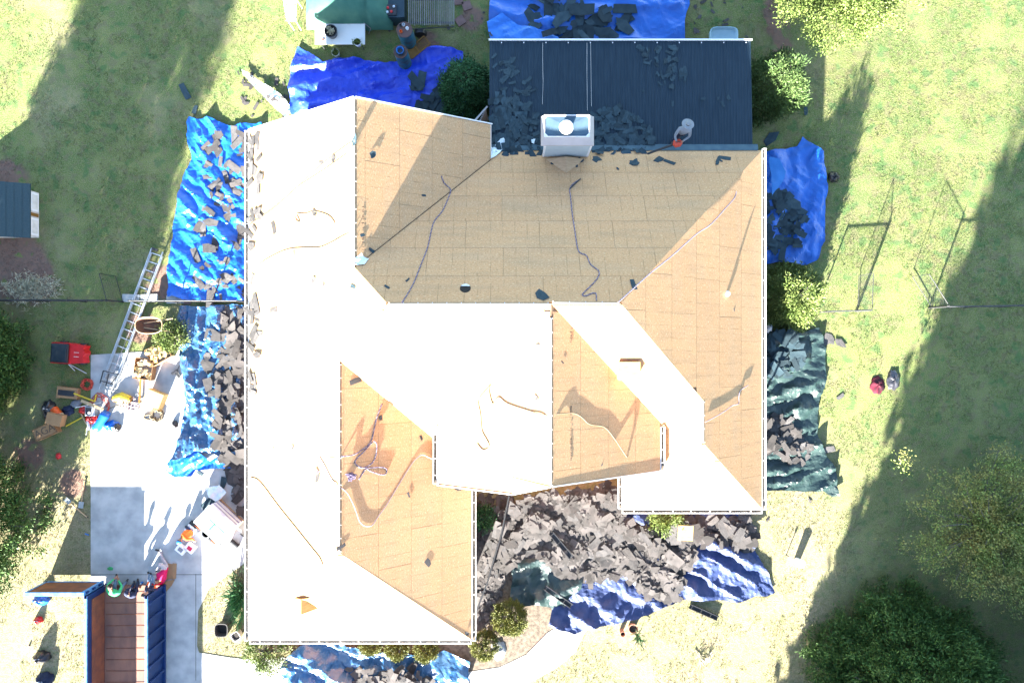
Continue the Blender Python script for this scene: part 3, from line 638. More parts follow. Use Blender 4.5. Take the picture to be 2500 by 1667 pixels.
for k in range(14):
    v, f = piece_vf(k, random.uniform(-.10, .16)); PMESH.append(mesh('torn_shingle', v, f, 'shingle')); SHADE_PMESH.append(mesh('torn_shingle', v, f, 'felt'))
NSH = [0]
def shingle(loc, size, rz=None, nrm=None, label='', group=None, name='torn_shingle', k=None, felt=False):
    o = ob(name, (SHADE_PMESH if felt else PMESH)[random.choice((0, 1, 2, 3, 4, 5, *range(14))) if k is None else k]); NSH[0] += 1
    q = Quaternion((0, 0, 1), random.uniform(0, 6.28) if rz is None else rz)
    if nrm is not None: q = Vector((0, 0, 1)).rotation_difference(Vector(nrm)) @ q
    else: q = Quaternion((random.uniform(-1, 1), random.uniform(-1, 1), 0), random.uniform(0, .10)) @ q
    o.rotation_mode = 'QUATERNION'; o.rotation_quaternion = q; o.location = loc; o.scale = (size, size, 1 if size < .5 else 1.3)
    tag(o, label, 'shingle', group); return o
def roof_n(x, y):
    best = None
    for n, pl, (a, b, c), ax in planes:
        if pin(x, y, pl):
            h = a + b * x + c * y
            if best is None or h > best[0]: best = (h, (-b, -c, 1))
    return Vector(best[1]).normalized() if best else Vector((0, -.05, 1)).normalized()
def on_roof(px, py, size, label, group=None, rz=None, k=None):
    felt = not (px < 860 or (py > 740 and px < 1420))  # north and east slopes take the shade-darkened copy
    p = surf(px, py, .012); return shingle(p, size, rz, roof_n(p.x, p.y), label, group, k=k, felt=felt)
def ground_h(x, y, extra=0):
    z = float(ground_z(x, y))
    for poly, fz in TARPS:
        if pin(x, y, poly): z = max(z, float(fz(np.array([x]), np.array([y]))[0]))
    return z + extra
def scatter_px(poly, n):
    pa = np.array(poly); out = []
    while len(out) < n:
        x = random.uniform(*[pa[:, 0].min(), pa[:, 0].max()]); y = random.uniform(pa[:, 1].min(), pa[:, 1].max())
        if pin(x, y, poly): out.append((x, y))
    return out
# singled-out pieces
for a in ((910, 378, .32, 'curved dark shingle strip high on the tan slope of the west wing'), (1035, 477, .18, 'small green grey shingle scrap just above the west valley'),
          (907, 611, .22, 'square black shingle scrap at the low end of the west valley'), (885, 574, .18, 'dark shingle scrap beside the ridge above the foil scrap'),
          (1547, 695, .42, 'pointed blue grey felt scrap beside the rope near the east hip'), (1322, 722, .55, 'largest blue grey felt scrap at the west end of the upper ridge'),
          (998, 1207, .2, 'dark torn shingle in the middle of the southwest tan slope'), (1045, 1373, .34, 'pointed dark scrap low on the southwest tan slope'),
          (1117, 1192, .32, 'grey scrap on the tan boards under the entry wing corner'), (929, 1020, .22, 'brown scrap beside the purple rope on the southwest slope'),
          (832, 1334, .32, 'dark folded shingle at the south end of the southwest ridge'), (1139, 1545, .3, 'dark scrap in the southeast corner of the southwest wing'),
          (868, 930, .42, 'torn dark felt at the top of the southwest valley'), (1028, 1068, .2, 'brown scrap on the edge of the southwest valley'),
          (865, 345, .5, 'long grey strip lying against the west wing ridge'), (814, 388, .32, 'grey shingle scrap under the two tan ropes on the west slope'), (783, 396, .26, 'smaller grey scrap left of the rope shingle on the west slope'),
          (668, 556, .5, 'largest grey scrap on the white west slope'), (768, 520, .32, 'grey scrap under the looped tan rope'), (717, 617, .26, 'grey scrap below the long tan rope on the west slope'),
          (668, 757, .42, 'pair of curled grey scraps on the west slope level with the fence'), (765, 683, .3, 'slim grey scrap left of the foot of the west ridge'), (862, 700, .25, 'grey hooked scrap just below the west ridge foot'),
          (790, 695, .18, 'diamond shaped grey scrap low on the white west slope'), (775, 1165, .35, 'grey square scrap under the tangled rope on the southwest ridge'), (715, 1091, .2, 'grey scrap alone in the middle of the southwest west slope'),
          (667, 1093, .13, 'tiny grey scrap near the west gutter below the tarp'), (1313, 840, .16, 'small grey scrap high on the entry wing west slope'), (1309, 971, .22, 'grey scrap halfway down the entry wing west slope'),
          (1373, 884, .12, 'dark chip on the entry wing east slope near the ridge'), (1470, 1134, .1, 'dark chip near the low edge of the entry wing'), (1793, 756, .12, 'dark chip on the east slope below the vent pipe'),
          (1508, 412, .14, 'olive scrap high on the north slope right of the second rope'), (995, 683, .16, 'silvery scrap at the low left of the north slope'), (945, 700, .2, 'olive scrap left of the first rope on the north slope')):
    on_roof(*a)
for (px, py, s_, lb) in ((452, 224, .72, 'long dark shingle alone on the shaded west lawn'), (476, 268, .38, 'dark shingle on the grass touching the north corner of the west tarp'),
          (1882, 338, .85, 'large dark felt sheet on the grass off the corner of the black roof'), (2022, 828, .62, 'tattered dark shingle strip on grass beside the east green tarp'),
          (2050, 836, .66, 'second tattered shingle strip, the one farther east on bright grass'), (2052, 968, .36, 'small curled shingle on dry grass below the bright strips'),
          (1972, 268, .35, 'dark shingle tucked under the corner of the lit north east bush'), (2022, 1098, .6, 'bent shingle strip hanging off the east green tarp edge'), (1875, 1268, .22, 'small dark shingle on the dry lawn right of the front heap'), (1977, 1222, .2, 'small dark chip on the lawn below the east green tarp'),
          (545, 1178, .5, 'curled dark shingle above the plastic wrapping'), (505, 1230, .75, 'large ragged dark felt sheet left of the pallet on concrete'), (488, 1155, .3, 'lone grey shingle on the concrete below the crumpled blue tarp')):
    p = P(px, py, .03); shingle(Vector((p.x, p.y, ground_h(p.x, p.y, .03))), s_, label=lb, felt=px < 560 or py < 400)  # pieces lying north and far west use the shaded colour

def ordn(i):
    o1 = ['', 'first', 'second', 'third', 'fourth', 'fifth', 'sixth', 'seventh', 'eighth', 'ninth', 'tenth', 'eleventh', 'twelfth', 'thirteenth', 'fourteenth', 'fifteenth', 'sixteenth', 'seventeenth', 'eighteenth', 'nineteenth']
    if i < 20: return o1[i]
    t = {2: 'twent', 3: 'thirt', 4: 'fort', 5: 'fift'}[i // 10]; return t + 'ieth' if i % 10 == 0 else t + 'y-' + o1[i % 10]
# groups of like pieces
def group_roof(poly, n, s0, s1, label, group, lift=.0):
    we = np.ptp(np.array(poly)[:, 0]) > np.ptp(np.array(poly)[:, 1])
    for i, (x, y) in enumerate(sorted(scatter_px(poly, n), key=lambda q: q[0] if we else q[1])):
        o = on_roof(x, y, random.uniform(s0, s1), label + ', ' + ordn(i + 1) + (' from its left end' if we else ' from its top end'), group); o.location.z += random.uniform(0, lift)
group_roof([(607, 320), (640, 325), (628, 700), (607, 700)], 26, .34, .62, 'torn shingle on the upper west gutter', 'shingles along the upper west gutter', .05)
group_roof([(607, 720), (632, 720), (628, 960), (607, 960)], 16, .35, .65, 'torn shingle on the lower west gutter', 'shingles along the lower west gutter', .05)
group_roof([(1205, 245), (1300, 255), (1318, 280), (1318, 378), (1215, 378), (1200, 330)], 34, .2, .48, 'dark shingle left of the chimney', 'shingles on the black roof left of the chimney', .12)
group_roof([(1448, 270), (1500, 265), (1580, 300), (1602, 345), (1570, 372), (1448, 376)], 32, .2, .46, 'dark shingle right of the chimney', 'shingles on the black roof right of the chimney', .12)
group_roof([(1555, 110), (1665, 110), (1680, 200), (1610, 215), (1560, 180)], 16, .18, .4, 'dark scrap high on the black roof', 'scraps high on the black roof')
group_roof([(1215, 120), (1250, 130), (1290, 240), (1230, 240)], 7, .2, .45, 'dark scrap by the black roof west edge', 'scraps near the west edge of the black roof')
group_roof([(1530, 200), (1700, 200), (1820, 260), (1560, 260)], 8, .12, .24, 'tiny scrap on the open black roof', 'small scraps on the open black roof')
group_roof([(1330, 388), (1440, 388), (1400, 414), (1360, 414)], 5, .18, .3, 'black felt scrap at the chimney foot', 'felt scraps at the chimney foot')
group_roof([(1450, 386), (1800, 384), (1800, 398), (1450, 398)], 9, .2, .45, 'ragged black felt along the black roof foot', 'felt scraps along the black roof foot')
def group_ground(poly, n, s0, s1, label, group, lift=.1, rz=None):
    we = np.ptp(np.array(poly)[:, 0]) > np.ptp(np.array(poly)[:, 1])
    for i, (x, y) in enumerate(sorted(scatter_px(poly, n), key=lambda q: q[0] if we else q[1])):
        lb = label + ', ' + ordn(i + 1) + (' from its left end' if we else ' from its top end')
        p = P(x, y, .15); shingle(Vector((p.x, p.y, ground_h(p.x, p.y, random.uniform(.02, lift)) + (pile_z(x, y) if poly is FR1 else 0))), random.uniform(s0, s1), label=lb, group=group, rz=None if rz is None else rz + random.uniform(-.3, .3))
W1 = [(500, 320), (600, 310), (604, 725), (500, 730), (460, 620), (500, 480)]; W2 = [(520, 760), (604, 750), (604, 1080), (510, 1060), (500, 900)]
FR1 = [(1250, 1222), (1400, 1195), (1515, 1185), (1515, 1260), (1620, 1300), (1700, 1330), (1660, 1420), (1640, 1460), (1580, 1450), (1520, 1400), (1440, 1420), (1370, 1390), (1290, 1340), (1230, 1400), (1180, 1540), (1165, 1500), (1170, 1300)]
FR2 = [(1640, 1262), (1820, 1262), (1842, 1310), (1830, 1340), (1700, 1315), (1620, 1300)]
E1 = [(1864, 1030), (1900, 1010), (1940, 1030), (1960, 1060), (1980, 1110), (1965, 1135), (1864, 1110)]
E2 = [(1864, 800), (1930, 820), (1960, 860), (1930, 920), (1864, 920)]
E3 = [(1864, 480), (1950, 480), (1965, 540), (1950, 600), (1900, 625), (1864, 600)]
N1 = [(1290, 10), (1340, -20), (1420, 10), (1530, 20), (1540, 60), (1520, 98), (1390, 98), (1330, 90), (1285, 60)]
N2 = [(985, 200), (1060, 195), (1120, 230), (1120, 290), (1040, 285), (1010, 250)]
group_ground(W1, 34, .38, .78, 'grey shingle on the bright west tarp', 'shingles on the upper west tarp', .08)
group_ground(W2, 24, .42, .85, 'grey shingle on the silvery west tarp', 'shingles on the lower west tarp', .14)
group_ground(E1, 16, .35, .55, 'flat brown shingle on the east green tarp', 'shingles at the south end of the green tarp', .16, rz=.75)
group_ground([(880, 1640), (1010, 1635), (1020, 1667), (860, 1667)], 7, .4, .7, 'grey shingle sheet on the bottom tarp', 'shingles on the bottom tarp', .2)
def pile_z(x, y): return .55 * max(0, min(1, (1310 - y) / 90)) * (1 if x > 1240 else max(0, (x - 1180) / 60))
def heap(name, poly, n, s0, s1, label, h=.35, mat='asphalt', seed=0, big=.0, roof=False):
    r = random.Random(seed + 1); V = []; Fc = []
    pa = np.array(poly); xs = RNG.uniform(pa[:, 0].min(), pa[:, 0].max(), n * 4); ys = RNG.uniform(pa[:, 1].min(), pa[:, 1].max(), n * 4); k = inpoly(xs, ys, poly); pts = list(zip(xs[k], ys[k]))[:n]
    for x, y in pts:
        p = surf(x, y) if roof else P(x, y, .15); z = (p.z if roof else ground_h(p.x, p.y)) + .02 + (pile_z(x, y) if poly is FR1 else 0) + r.random() * h * (.3 + 1.2 * float(fbm(np.array([p.x * .9]), np.array([p.y * .9]), seed + 9)[0]))
        s_ = r.uniform(s0, s1); v, f = piece_vf(r.choice((0, 1, 2, 3, 4, 5, *range(14))), r.uniform(-.05, .08))
        q = Quaternion((r.uniform(-1, 1), r.uniform(-1, 1), 0), r.uniform(0, .12)) @ Quaternion((0, 0, 1), r.uniform(0, 6.28)); base = len(V)
        for a in v: V.append(q @ (Vector(a) * s_) + Vector((p.x, p.y, z)))
        Fc += [tuple(i + base for i in t) for t in f]
    o = ob(name, mesh(name, V, Fc, mat)); tag(o, label, None, None, 'stuff'); return o
heap('shingle_rubble', W1, 50, .2, .5, 'smaller torn shingles scattered over the upper west tarp', .05, seed=1)
heap('shingle_rubble', [(545, 760), (604, 750), (604, 1330), (560, 1180), (530, 1090)], 240, .3, .75, 'torn shingles heaped against the west wall by the driveway', .14, seed=2)
heap('shingle_rubble', FR1, 1100, .34, .85, 'great heap of torn brown shingles in front of the entry', .11, seed=3)
heap('shingle_rubble', FR1, 1500, .08, .30, 'small torn fragments over the front heap', .20, seed=33)
heap('shingle_rubble', FR2, 190, .34, .8, 'torn brown shingles strewn at the east end of the front heap', .10, seed=4)
heap('shingle_rubble', E1, 80, .3, .6, 'broken shingles at the south end of the green tarp', .12, seed=5)
heap('shingle_rubble', mat='felt', poly=E2, n=60, s0=.3, s1=.8, label='dark felt rubbish at the north end of the green tarp', h=.1, seed=6)
heap('shingle_rubble', mat='felt', poly=E3, n=70, s0=.3, s1=.75, label='dark felt rubbish on the north east blue tarp', h=.15, seed=7)
heap('shingle_rubble', mat='felt', poly=N1, n=60, s0=.4, s1=1.1, label='dark felt rubbish on the tarp north of the black roof', h=.15, seed=8)
heap('shingle_rubble', mat='felt', poly=N2, n=30, s0=.4, s1=1.0, label='dark felt sheets at the east end of the royal blue tarp', h=.08, seed=9)
heap('shingle_rubble', [(1168, 1200), (1250, 1210), (1240, 1300), (1200, 1400), (1170, 1540)], 130, .2, .55, 'shaded torn shingles in the corner between the wings', .14, seed=10)
heap('shingle_rubble', [(880, 60), (1200, 20), (1200, 100), (1100, 110)], 5, .1, .25, 'loose scraps on the grass by the slatted trailer', .03, seed=11)
heap('shingle_rubble', [(560, 160), (690, 200), (700, 290), (600, 290)], 26, .12, .36, 'loose scraps on the bright grass off the north west corner', .03, seed=12)
heap('shingle_rubble', [(1690, -20), (1860, -20), (1850, 95), (1700, 95)], 26, .08, .3, 'dark scraps on the grass north of the black roof', .03, seed=13)
heap('shingle_rubble', [(850, 1630), (1040, 1625), (1060, 1667), (830, 1667)], 50, .25, .6, 'torn shingles heaped on the bottom tarp', .25, seed=14)
heap('shingle_rubble', [(1205, 235), (1260, 240), (1318, 300), (1318, 380), (1215, 380), (1200, 330)], 130, .12, .50, 'dark broken felt covering the black roof left of the chimney', .03, 'felt', 21, roof=True)
heap('shingle_rubble', [(1448, 275), (1500, 262), (1560, 290), (1602, 345), (1570, 374), (1448, 378)], 130, .12, .50, 'dark broken felt covering the black roof right of the chimney', .03, 'felt', 22, roof=True)
heap('shingle_rubble', [(1205, 130), (1300, 200), (1318, 262), (1215, 250)], 30, .1, .4, 'thin felt scraps strewn over the west half of the black roof', .02, 'felt', 24, roof=True)
heap('shingle_rubble', [(1555, 110), (1650, 110), (1680, 200), (1640, 215), (1580, 160)], 40, .10, .3, 'broken felt scattered high on the black roof', .02, 'felt', 23, roof=True)
# the largest shingles of the front heap as single things
group_ground(FR1, 46, .5, .85, 'large brown shingle on the great front heap', 'large shingles on top of the front heap', .22)
group_ground(FR2, 12, .6, .95, 'large shingle on the small heap east of it', 'large shingles at the east end of the front heap', .2)

# ------------------------------------------------------------ ropes on the roof
def rope(pts, mat, r, label, name='rope', z=.02, cat='rope', twist=True, ground=False):
    if ground: q = [P(x, y, .05) for x, y in pts]
    else: q = [surf(x, y, z) for x, y in pts]
    q = spline(q, 8); m = MB()
    if twist and not ground:
        L = 0; A = []; B = []
        fine = []
        for a, b in zip(q[:-1], q[1:]):
            n = max(1, int((b - a).length / .03)); fine += [a.lerp(b, i / n) for i in range(n)]
        for i, p in enumerate(fine):
            d = (fine[min(i + 1, len(fine) - 1)] - fine[max(i - 1, 0)]); s = Vector((-d.y, d.x, 0)); s = s.normalized() if s.length > 0 else Vector((1, 0, 0)); an = i * .03 / .14 * 6.28 / 1.0
            o_ = s * math.cos(an) * r * .8 + Vector((0, 0, 1)) * math.sin(an) * r * .8; A.append(p + o_); B.append(p - o_)
        m.tube(A, r, 5); o = m.build(name, mat, smooth=True); tag(o, label, cat)
        MB().tube(B, r * .95, 5).build('strand', 'ropewhite' if mat == 'rope' else mat, o, smooth=True)
        return o
    m.tube(q, r, 6); return tag(m.build(name, mat, smooth=True), label, cat)
rope([(1078, 430), (1085, 447), (1100, 463), (1095, 482), (1080, 515), (1058, 545), (1045, 600), (1030, 640), (1010, 690), (992, 722), (980, 740)], 'rope', .013, 'purple twisted rope running down the left part of the north slope')
rope([(1418, 437), (1400, 448), (1391, 462), (1393, 480), (1397, 520), (1403, 560), (1410, 605), (1418, 618), (1432, 624), (1442, 645), (1462, 662), (1458, 680), (1440, 700), (1422, 718), (1430, 722), (1445, 716), (1455, 717), (1456, 735)], 'rope', .013, 'purple twisted rope wandering down the middle of the north slope')
MB_ = tag(MB().bar(surf(1392, 460, .03), surf(1417, 437, .03), .04, .04).build('pry_bar', 'blacksteel'), 'black metal bar at the top end of the middle rope', 'bar')
rope([(1798, 468), (1795, 480), (1788, 490), (1770, 510), (1735, 548), (1700, 572), (1640, 625), (1590, 665), (1540, 710), (1507, 740)], 'ropewhite', .014, 'pale taut rope crossing the east slope from the hip', z=.10)
rope([(869, 343), (850, 352), (800, 390), (760, 425), (700, 480), (650, 520), (607, 550)], 'ropetan', .012, 'thin tan rope stretched across the upper white west slope', twist=False)
rope([(869, 355), (840, 380), (790, 415), (730, 455), (680, 500), (640, 530), (607, 552)], 'ropetan', .012, 'second thin tan rope lying just below the stretched one', twist=False)
rope([(725, 525), (732, 542), (722, 535), (725, 522), (745, 522), (768, 516), (800, 525), (815, 540), (816, 552), (800, 570), (790, 590), (778, 612)], 'ropetan', .014, 'looped tan rope with two small loops on the west slope', twist=False)
rope([(870, 560), (840, 575), (810, 592), (780, 604), (740, 605), (700, 610), (660, 628), (635, 645), (622, 665)], 'ropetan', .016, 'tan rope sagging from the ridge towards the west gutter', twist=False)
rope([(933, 985), (920, 1020), (913, 1050), (905, 1078), (885, 1097), (862, 1110), (835, 1114), (800, 1120)], 'rope', .013, 'purple twisted rope coming down from the southwest valley')
rope([(912, 1076), (920, 1085), (918, 1110), (908, 1130), (885, 1142), (868, 1132), (870, 1120), (890, 1100), (912, 1076)], 'rope', .013, 'teardrop loop of purple rope on the southwest slope')
rope([(870, 1135), (890, 1142), (930, 1140), (944, 1145), (942, 1156), (930, 1158), (905, 1150), (893, 1145), (875, 1172)], 'rope', .013, 'narrow loop of purple rope right of the rope bundle')
rope([(780, 1115), (795, 1140), (802, 1155), (812, 1172), (825, 1185), (845, 1200), (860, 1225), (870, 1250), (878, 1272), (890, 1283), (908, 1282), (922, 1262), (945, 1230), (975, 1180), (1000, 1140), (1015, 1120), (1030, 1110), (1045, 1115), (1068, 1127)], 'ropewhite', .013, 'long pale rope making a deep U on the southwest slope', twist=False)
rope([(1197, 940), (1185, 955), (1170, 972), (1168, 985), (1173, 1010), (1177, 1050), (1188, 1072), (1194, 1085), (1190, 1095), (1178, 1097), (1165, 1082)], 'ropetan', .016, 'tan rope hooked at its end on the white entry slope', twist=False)
rope([(1196, 941), (1195, 958), (1203, 985), (1211, 975), (1220, 970), (1240, 985), (1290, 1002), (1330, 1013), (1365, 1010), (1400, 1008), (1420, 1018), (1440, 1035), (1475, 1042), (1500, 1070), (1530, 1115), (1558, 1152)], 'ropetan', .018, 'tan rope crossing the entry ridge to its lower edge', twist=False)
rope([(612, 1165), (628, 1170), (645, 1188), (680, 1235), (720, 1285), (760, 1335), (780, 1360), (788, 1378)], 'ropetan', .014, 'tan rope from the west gutter down the southwest slope', twist=False)
rope([(1827, 940), (1808, 953), (1804, 970), (1803, 985), (1788, 990), (1770, 1003), (1745, 1018), (1722, 1030)], 'ropewhite', .014, 'short pale rope near the east gutter', z=.05, twist=False)
# tangled bundles
def tangle(c, r, n, mat, label, rt=.014, h=.12, name='rope_bundle'):
    m = MB(); c = Vector(c); pts = []
    for i in range(n):
        a = random.uniform(0, 6.28); q = random.uniform(.2, 1) * r; pts.append(c + Vector((q * math.cos(a), q * .75 * math.sin(a), random.uniform(.01, h))))
    m.tube(spline(pts, 6), rt, 5); return tag(m.build(name, mat, smooth=True), label, 'rope')
tangle(surf(857, 1163, 0), .22, 40, 'rope', 'tight bundle of purple rope on the southwest slope by the ridge', .012)
tangle(surf(775, 1150, 0), .22, 16, 'ropewhite', 'loose pale rope tangle on the white side of the southwest ridge', .008)
# roof fittings
hp = surf(1136, 704, .0); nn = roof_n(hp.x, hp.y); Tq = Matrix.Translation(hp + nn * .004) @ Vector((0, 0, 1)).rotation_difference(nn).to_matrix().to_4x4()
MB().add([Tq @ Vector((.17 * math.cos(a), .17 * math.sin(a), .004)) for a in [k * 6.283 / 24 for k in range(24)]], [tuple(range(24))]).build('vent_hole', 'dark', house)
MB().add([Tq @ Vector((.17 * math.cos(a), .17 * math.sin(a), .012)) for a in [.5 + k * 2.1 / 12 for k in range(13)]], [tuple(range(13))]).build('vent_flap', 'alu', house)
pp = surf(1775, 717, 0)
o = MB().lathe([(.10, 0), (.10, .02), (.05, .04), (.045, .22), (.035, .22), (.035, .05)], pp, 16).build('vent_pipe', 'white', house)
# box skylight curb on the south slope and the gabled vent on the southwest hip
def curb():
    c = surf(1532, 905, 0); a, b_, d = .33, .28, .26; z = c.z
    m = MB().box(c.x - a, c.y - b_, z - .3, c.x + a, c.y + b_, z + .34); o = m.build('vent_box', 'osb', house); me = o.data; l = me.uv_layers.new(name='UVMap')
    MB().box(c.x - a - .02, c.y - b_ - .02, z + .34, c.x + a + .02, c.y + b_ + .02, z + .365).build('box_lid', 'plywood', o)
curb()
c = surf(742, 1470, 0)
v = [(c.x - .45, c.y - .3, c.z - .25), (c.x + .45, c.y - .3, c.z - .25), (c.x + .45, c.y + .22, c.z + .1), (c.x - .45, c.y + .22, c.z + .1), (c.x, c.y - .3, c.z + .32), (c.x, c.y + .22, c.z + .32)]
ob('gabled_vent', mesh('gabled_vent', v, [(0, 1, 4), (1, 2, 5, 4), (2, 3, 5), (3, 0, 4, 5), (3, 2, 1, 0)], 'plywood'), house)
# faint mill print on the entry wing boards
mb = MB()
for k in range(46):
    y = 985 + k * 3.5 if k < 40 else 810 + (k - 40) * 5
    if random.random() < .75:
        p = surf(1392 + random.uniform(-1, 1), y, .010); q = surf(1392 + random.uniform(3, 5), y + random.uniform(-1, 1.2), .010); mb.bar(p, q, random.uniform(.01, .03), .004)
for k in range(30):
    if random.random() < .7:
        p = surf(884 + random.uniform(-1, 1), 505 + k * 3.6, .010); q = surf(889, 505 + k * 3.6 + random.uniform(-1, 1), .010); mb.bar(p, q, random.uniform(.01, .03), .004)
mb.build('mill_print', 'print', house)
mb = MB(); mb.tube([(-1.33, y, z) for y, z in ((-5.2, 2.8), (-5.2, .3))], .04, 8); mb.build('downspout', 'white', house)
MB().tube([(9.3, -6.0, 2.85), (8.85, -5.85, 2.6), (8.82, -5.85, .1)], .045, 8).build('downspout', 'white', house)
# railing seen between the bush and the black roof
rl = empty('railing', (-.9, 7.4, 0), 'short white slatted railing between the dark bush and the black roof', 'railing')
for k in range(7):
    q = P(1176 + k * 2.2, 291 - k * 4.2, 1.6); MB().bar(q - Vector((.06, .03, .0)) - rl.location, q + Vector((-.02, -.01, -1.3)) - rl.location, .04, .03).build('baluster', 'white', rl)
MB().bar(P(1160, 294, 1.6) - rl.location, P(1190, 260, 1.6) - rl.location, .06, .05).build('hand_rail', 'white', rl)
# ------------------------------------------------------------ plants
def leaves_mesh(name, centers, dirs, n, spread, ln, wd, mat, jit=.6, flat=0.0):
    c = np.repeat(np.asarray(centers, float), n, 0); d = np.repeat(np.asarray(dirs, float), n, 0); m = len(c)
    c = c + RNG.normal(0, 1, (m, 3)) * spread; c[:, 2] = np.maximum(c[:, 2], .05)
    d = d + RNG.normal(0, jit, (m, 3)); d[:, 2] += flat * -d[:, 2]; d /= np.linalg.norm(d, axis=1)[:, None]
    r = RNG.normal(0, 1, (m, 3)); s = np.cross(d, r); s /= np.linalg.norm(s, axis=1)[:, None]
    L = ln * RNG.uniform(.6, 1.3, (m, 1)); W = wd * RNG.uniform(.6, 1.2, (m, 1))
    v = np.stack([c, c + d * L * .5 + s * W * .5, c + d * L, c + d * L * .5 - s * W * .5], 1).reshape(-1, 3)
    me = bpy.data.meshes.new(name); me.vertices.add(len(v)); me.vertices.foreach_set('co', v.ravel().astype(np.float32))
    me.loops.add(m * 4); me.loops.foreach_set('vertex_index', np.arange(m * 4, dtype=np.int32)); me.polygons.add(m); me.polygons.foreach_set('loop_start', np.arange(m, dtype=np.int32) * 4)
    me.materials.append(M[mat]); me.update(calc_edges=True); return me
def plant(name, x, y, z0, r, h, label, cat, mat, shape='cone', ncl=260, nl=60, spread=.16, ln=.16, wd=.06, zmin=.08, lump=.25, group=None, trunk=.09, jit=.6, p=.8, seedk=0):
    o = empty(name, (x, y, z0), label, cat, group)
    C_, D_ = [], []
    ph = [random.uniform(0, 6.28) for _ in range(4)]
    while len(C_) < ncl:
        a = random.uniform(0, 6.283); t = random.random()
        lum = 1 + lump * (.5 * math.sin(3 * a + ph[0] + 4 * t) + .3 * math.sin(5 * a + ph[1] - 6 * t) + .3 * math.sin(9 * a + ph[2] + 9 * t)) + random.uniform(-.1, .1)
        if shape == 'cone':
            t = t ** 1.5; rr = r * (1 - t) ** p; zz = h * (zmin + (1 - zmin) * t)
            if random.random() > rr / r + .12: continue
            q = random.uniform(.45, 1.0) ** .6; cc = Vector((math.cos(a) * rr * q * lum, math.sin(a) * rr * q * lum, zz + random.uniform(-.1, .1) * h)); dd = Vector((math.cos(a), math.sin(a), .75))
        elif shape == 'ball':
            u = random.uniform(-.35, 1); rr = math.sqrt(1 - u * u); q = random.uniform(.8, 1.0)
            dd = Vector((math.cos(a) * rr, math.sin(a) * rr, u)); cc = Vector((dd.x * r * q * lum, dd.y * r * q * lum, h * .5 + dd.z * h * .5 * q))
        else:
            q = random.uniform(.15, 1) ** .7; u = random.uniform(-.5, 1); rr = math.sqrt(1 - u * u)
            dd = Vector((math.cos(a) * rr, math.sin(a) * rr, u)); cc = Vector((dd.x * r * q * lum, dd.y * r * q * lum, h * .6 + dd.z * h * .38 * q)); dd = dd * .5 + Vector((0, 0, .2))
        C_.append(cc); D_.append(dd.normalized())
    ob('crown', leaves_mesh('crown', C_, D_, nl, spread, ln, wd, mat, jit), o)
    tm = MB().tube([(0, 0, -.3), (0, 0, h * .4), (.05, .03, h * .85)], [trunk, trunk * .7, trunk * .2], 8)
    tr = tm.build('trunk', 'bark', o)
    bm_ = MB()
    for cc in random.sample(C_, min(len(C_), 40 if shape != 'open' else 70)):
        z = min(cc.z * .7, h * .8); a0 = Vector((0, 0, z)); mid = a0.lerp(cc, .5) + Vector((random.uniform(-.15, .15), random.uniform(-.15, .15), .12)); bm_.tube([a0, mid, cc], [trunk * .35, trunk * .2, trunk * .08], 4)
    bm_.build('limb', 'bark', o); return o
# conifers at the left edge
plant('conifer_tree', -21.8, -7.1, 0, 2.95, 15.5, 'tall dark green conifer at the left edge beside the dumpster lawn', 'tree', 'leaf_conifer', ncl=2400, nl=75, spread=.15, ln=.15, wd=.055, trunk=.25, lump=.12, p=.62)
plant('conifer_tree', -21.6, -.7, 0, 2.2, 11, 'dark green conifer at the left edge level with the red cart', 'tree', 'leaf_conifer', ncl=1500, nl=75, spread=.15, ln=.15, wd=.055, trunk=.2, lump=.12)
plant('conifer_tree', 15.6, -13.6, 0, 3.7, 5.4, 'broad shaded conifer filling the lower right corner', 'tree', 'leaf_conifer', ncl=2600, nl=70, spread=.13, ln=.16, wd=.042, trunk=.22, p=.6, lump=.12)
plant('bare_tree', 18.2, -7.1, 0, 2.7, 3.2, 'sparse thin leaved tree with pale bare branches at the right edge', 'tree', 'leaf_sparse', shape='open', ncl=300, nl=110, spread=.19, ln=.085, wd=.05, trunk=.10, lump=.6)
gz = float(ground_z(12.6, 13.6))
plant('leafy_tree', 12.5, 13.4, gz, 2.2, 4.6, 'sunlit pale leafy tree at the top edge on the right lawn', 'tree', 'leaf_bright', shape='open', ncl=520, nl=130, spread=.15, ln=.09, wd=.055, trunk=.12, lump=.4)
# cedar bushes against the house
p = P(1138, 205, 1.3); plant('cedar_bush', p.x, p.y, 0, 1.12, 2.6, 'dense dark cedar bush between the royal tarp and the black roof', 'bush', 'leaf_dark', ncl=420, nl=60, spread=.11, ln=.12, wd=.04, p=.55, shape='cone')
p = P(1893, 208, 1.2); plant('cedar_bush', p.x, p.y, float(ground_z(p.x, p.y)), 1.3, 3.0, 'cedar bush with a sunlit top off the east side of the black roof', 'bush', 'leaf_mid', ncl=420, nl=60, spread=.11, ln=.12, wd=.04, p=.55)
p = P(1935, 722, 1.2); plant('cedar_bush', p.x, p.y, 0, 1.3, 2.7, 'bright yellow green cedar bush by the east gutter and fence', 'bush', 'leaf_bright', ncl=460, nl=60, spread=.11, ln=.12, wd=.045, p=.55)
p = P(1244, 1508, .6); plant('round_bush', p.x, p.y, 0, .66, 1.15, 'round clipped yellow green bush south of the green tarp', 'bush', 'leaf_box', shape='ball', ncl=320, nl=60, spread=.05, ln=.05, wd=.035, lump=.06)
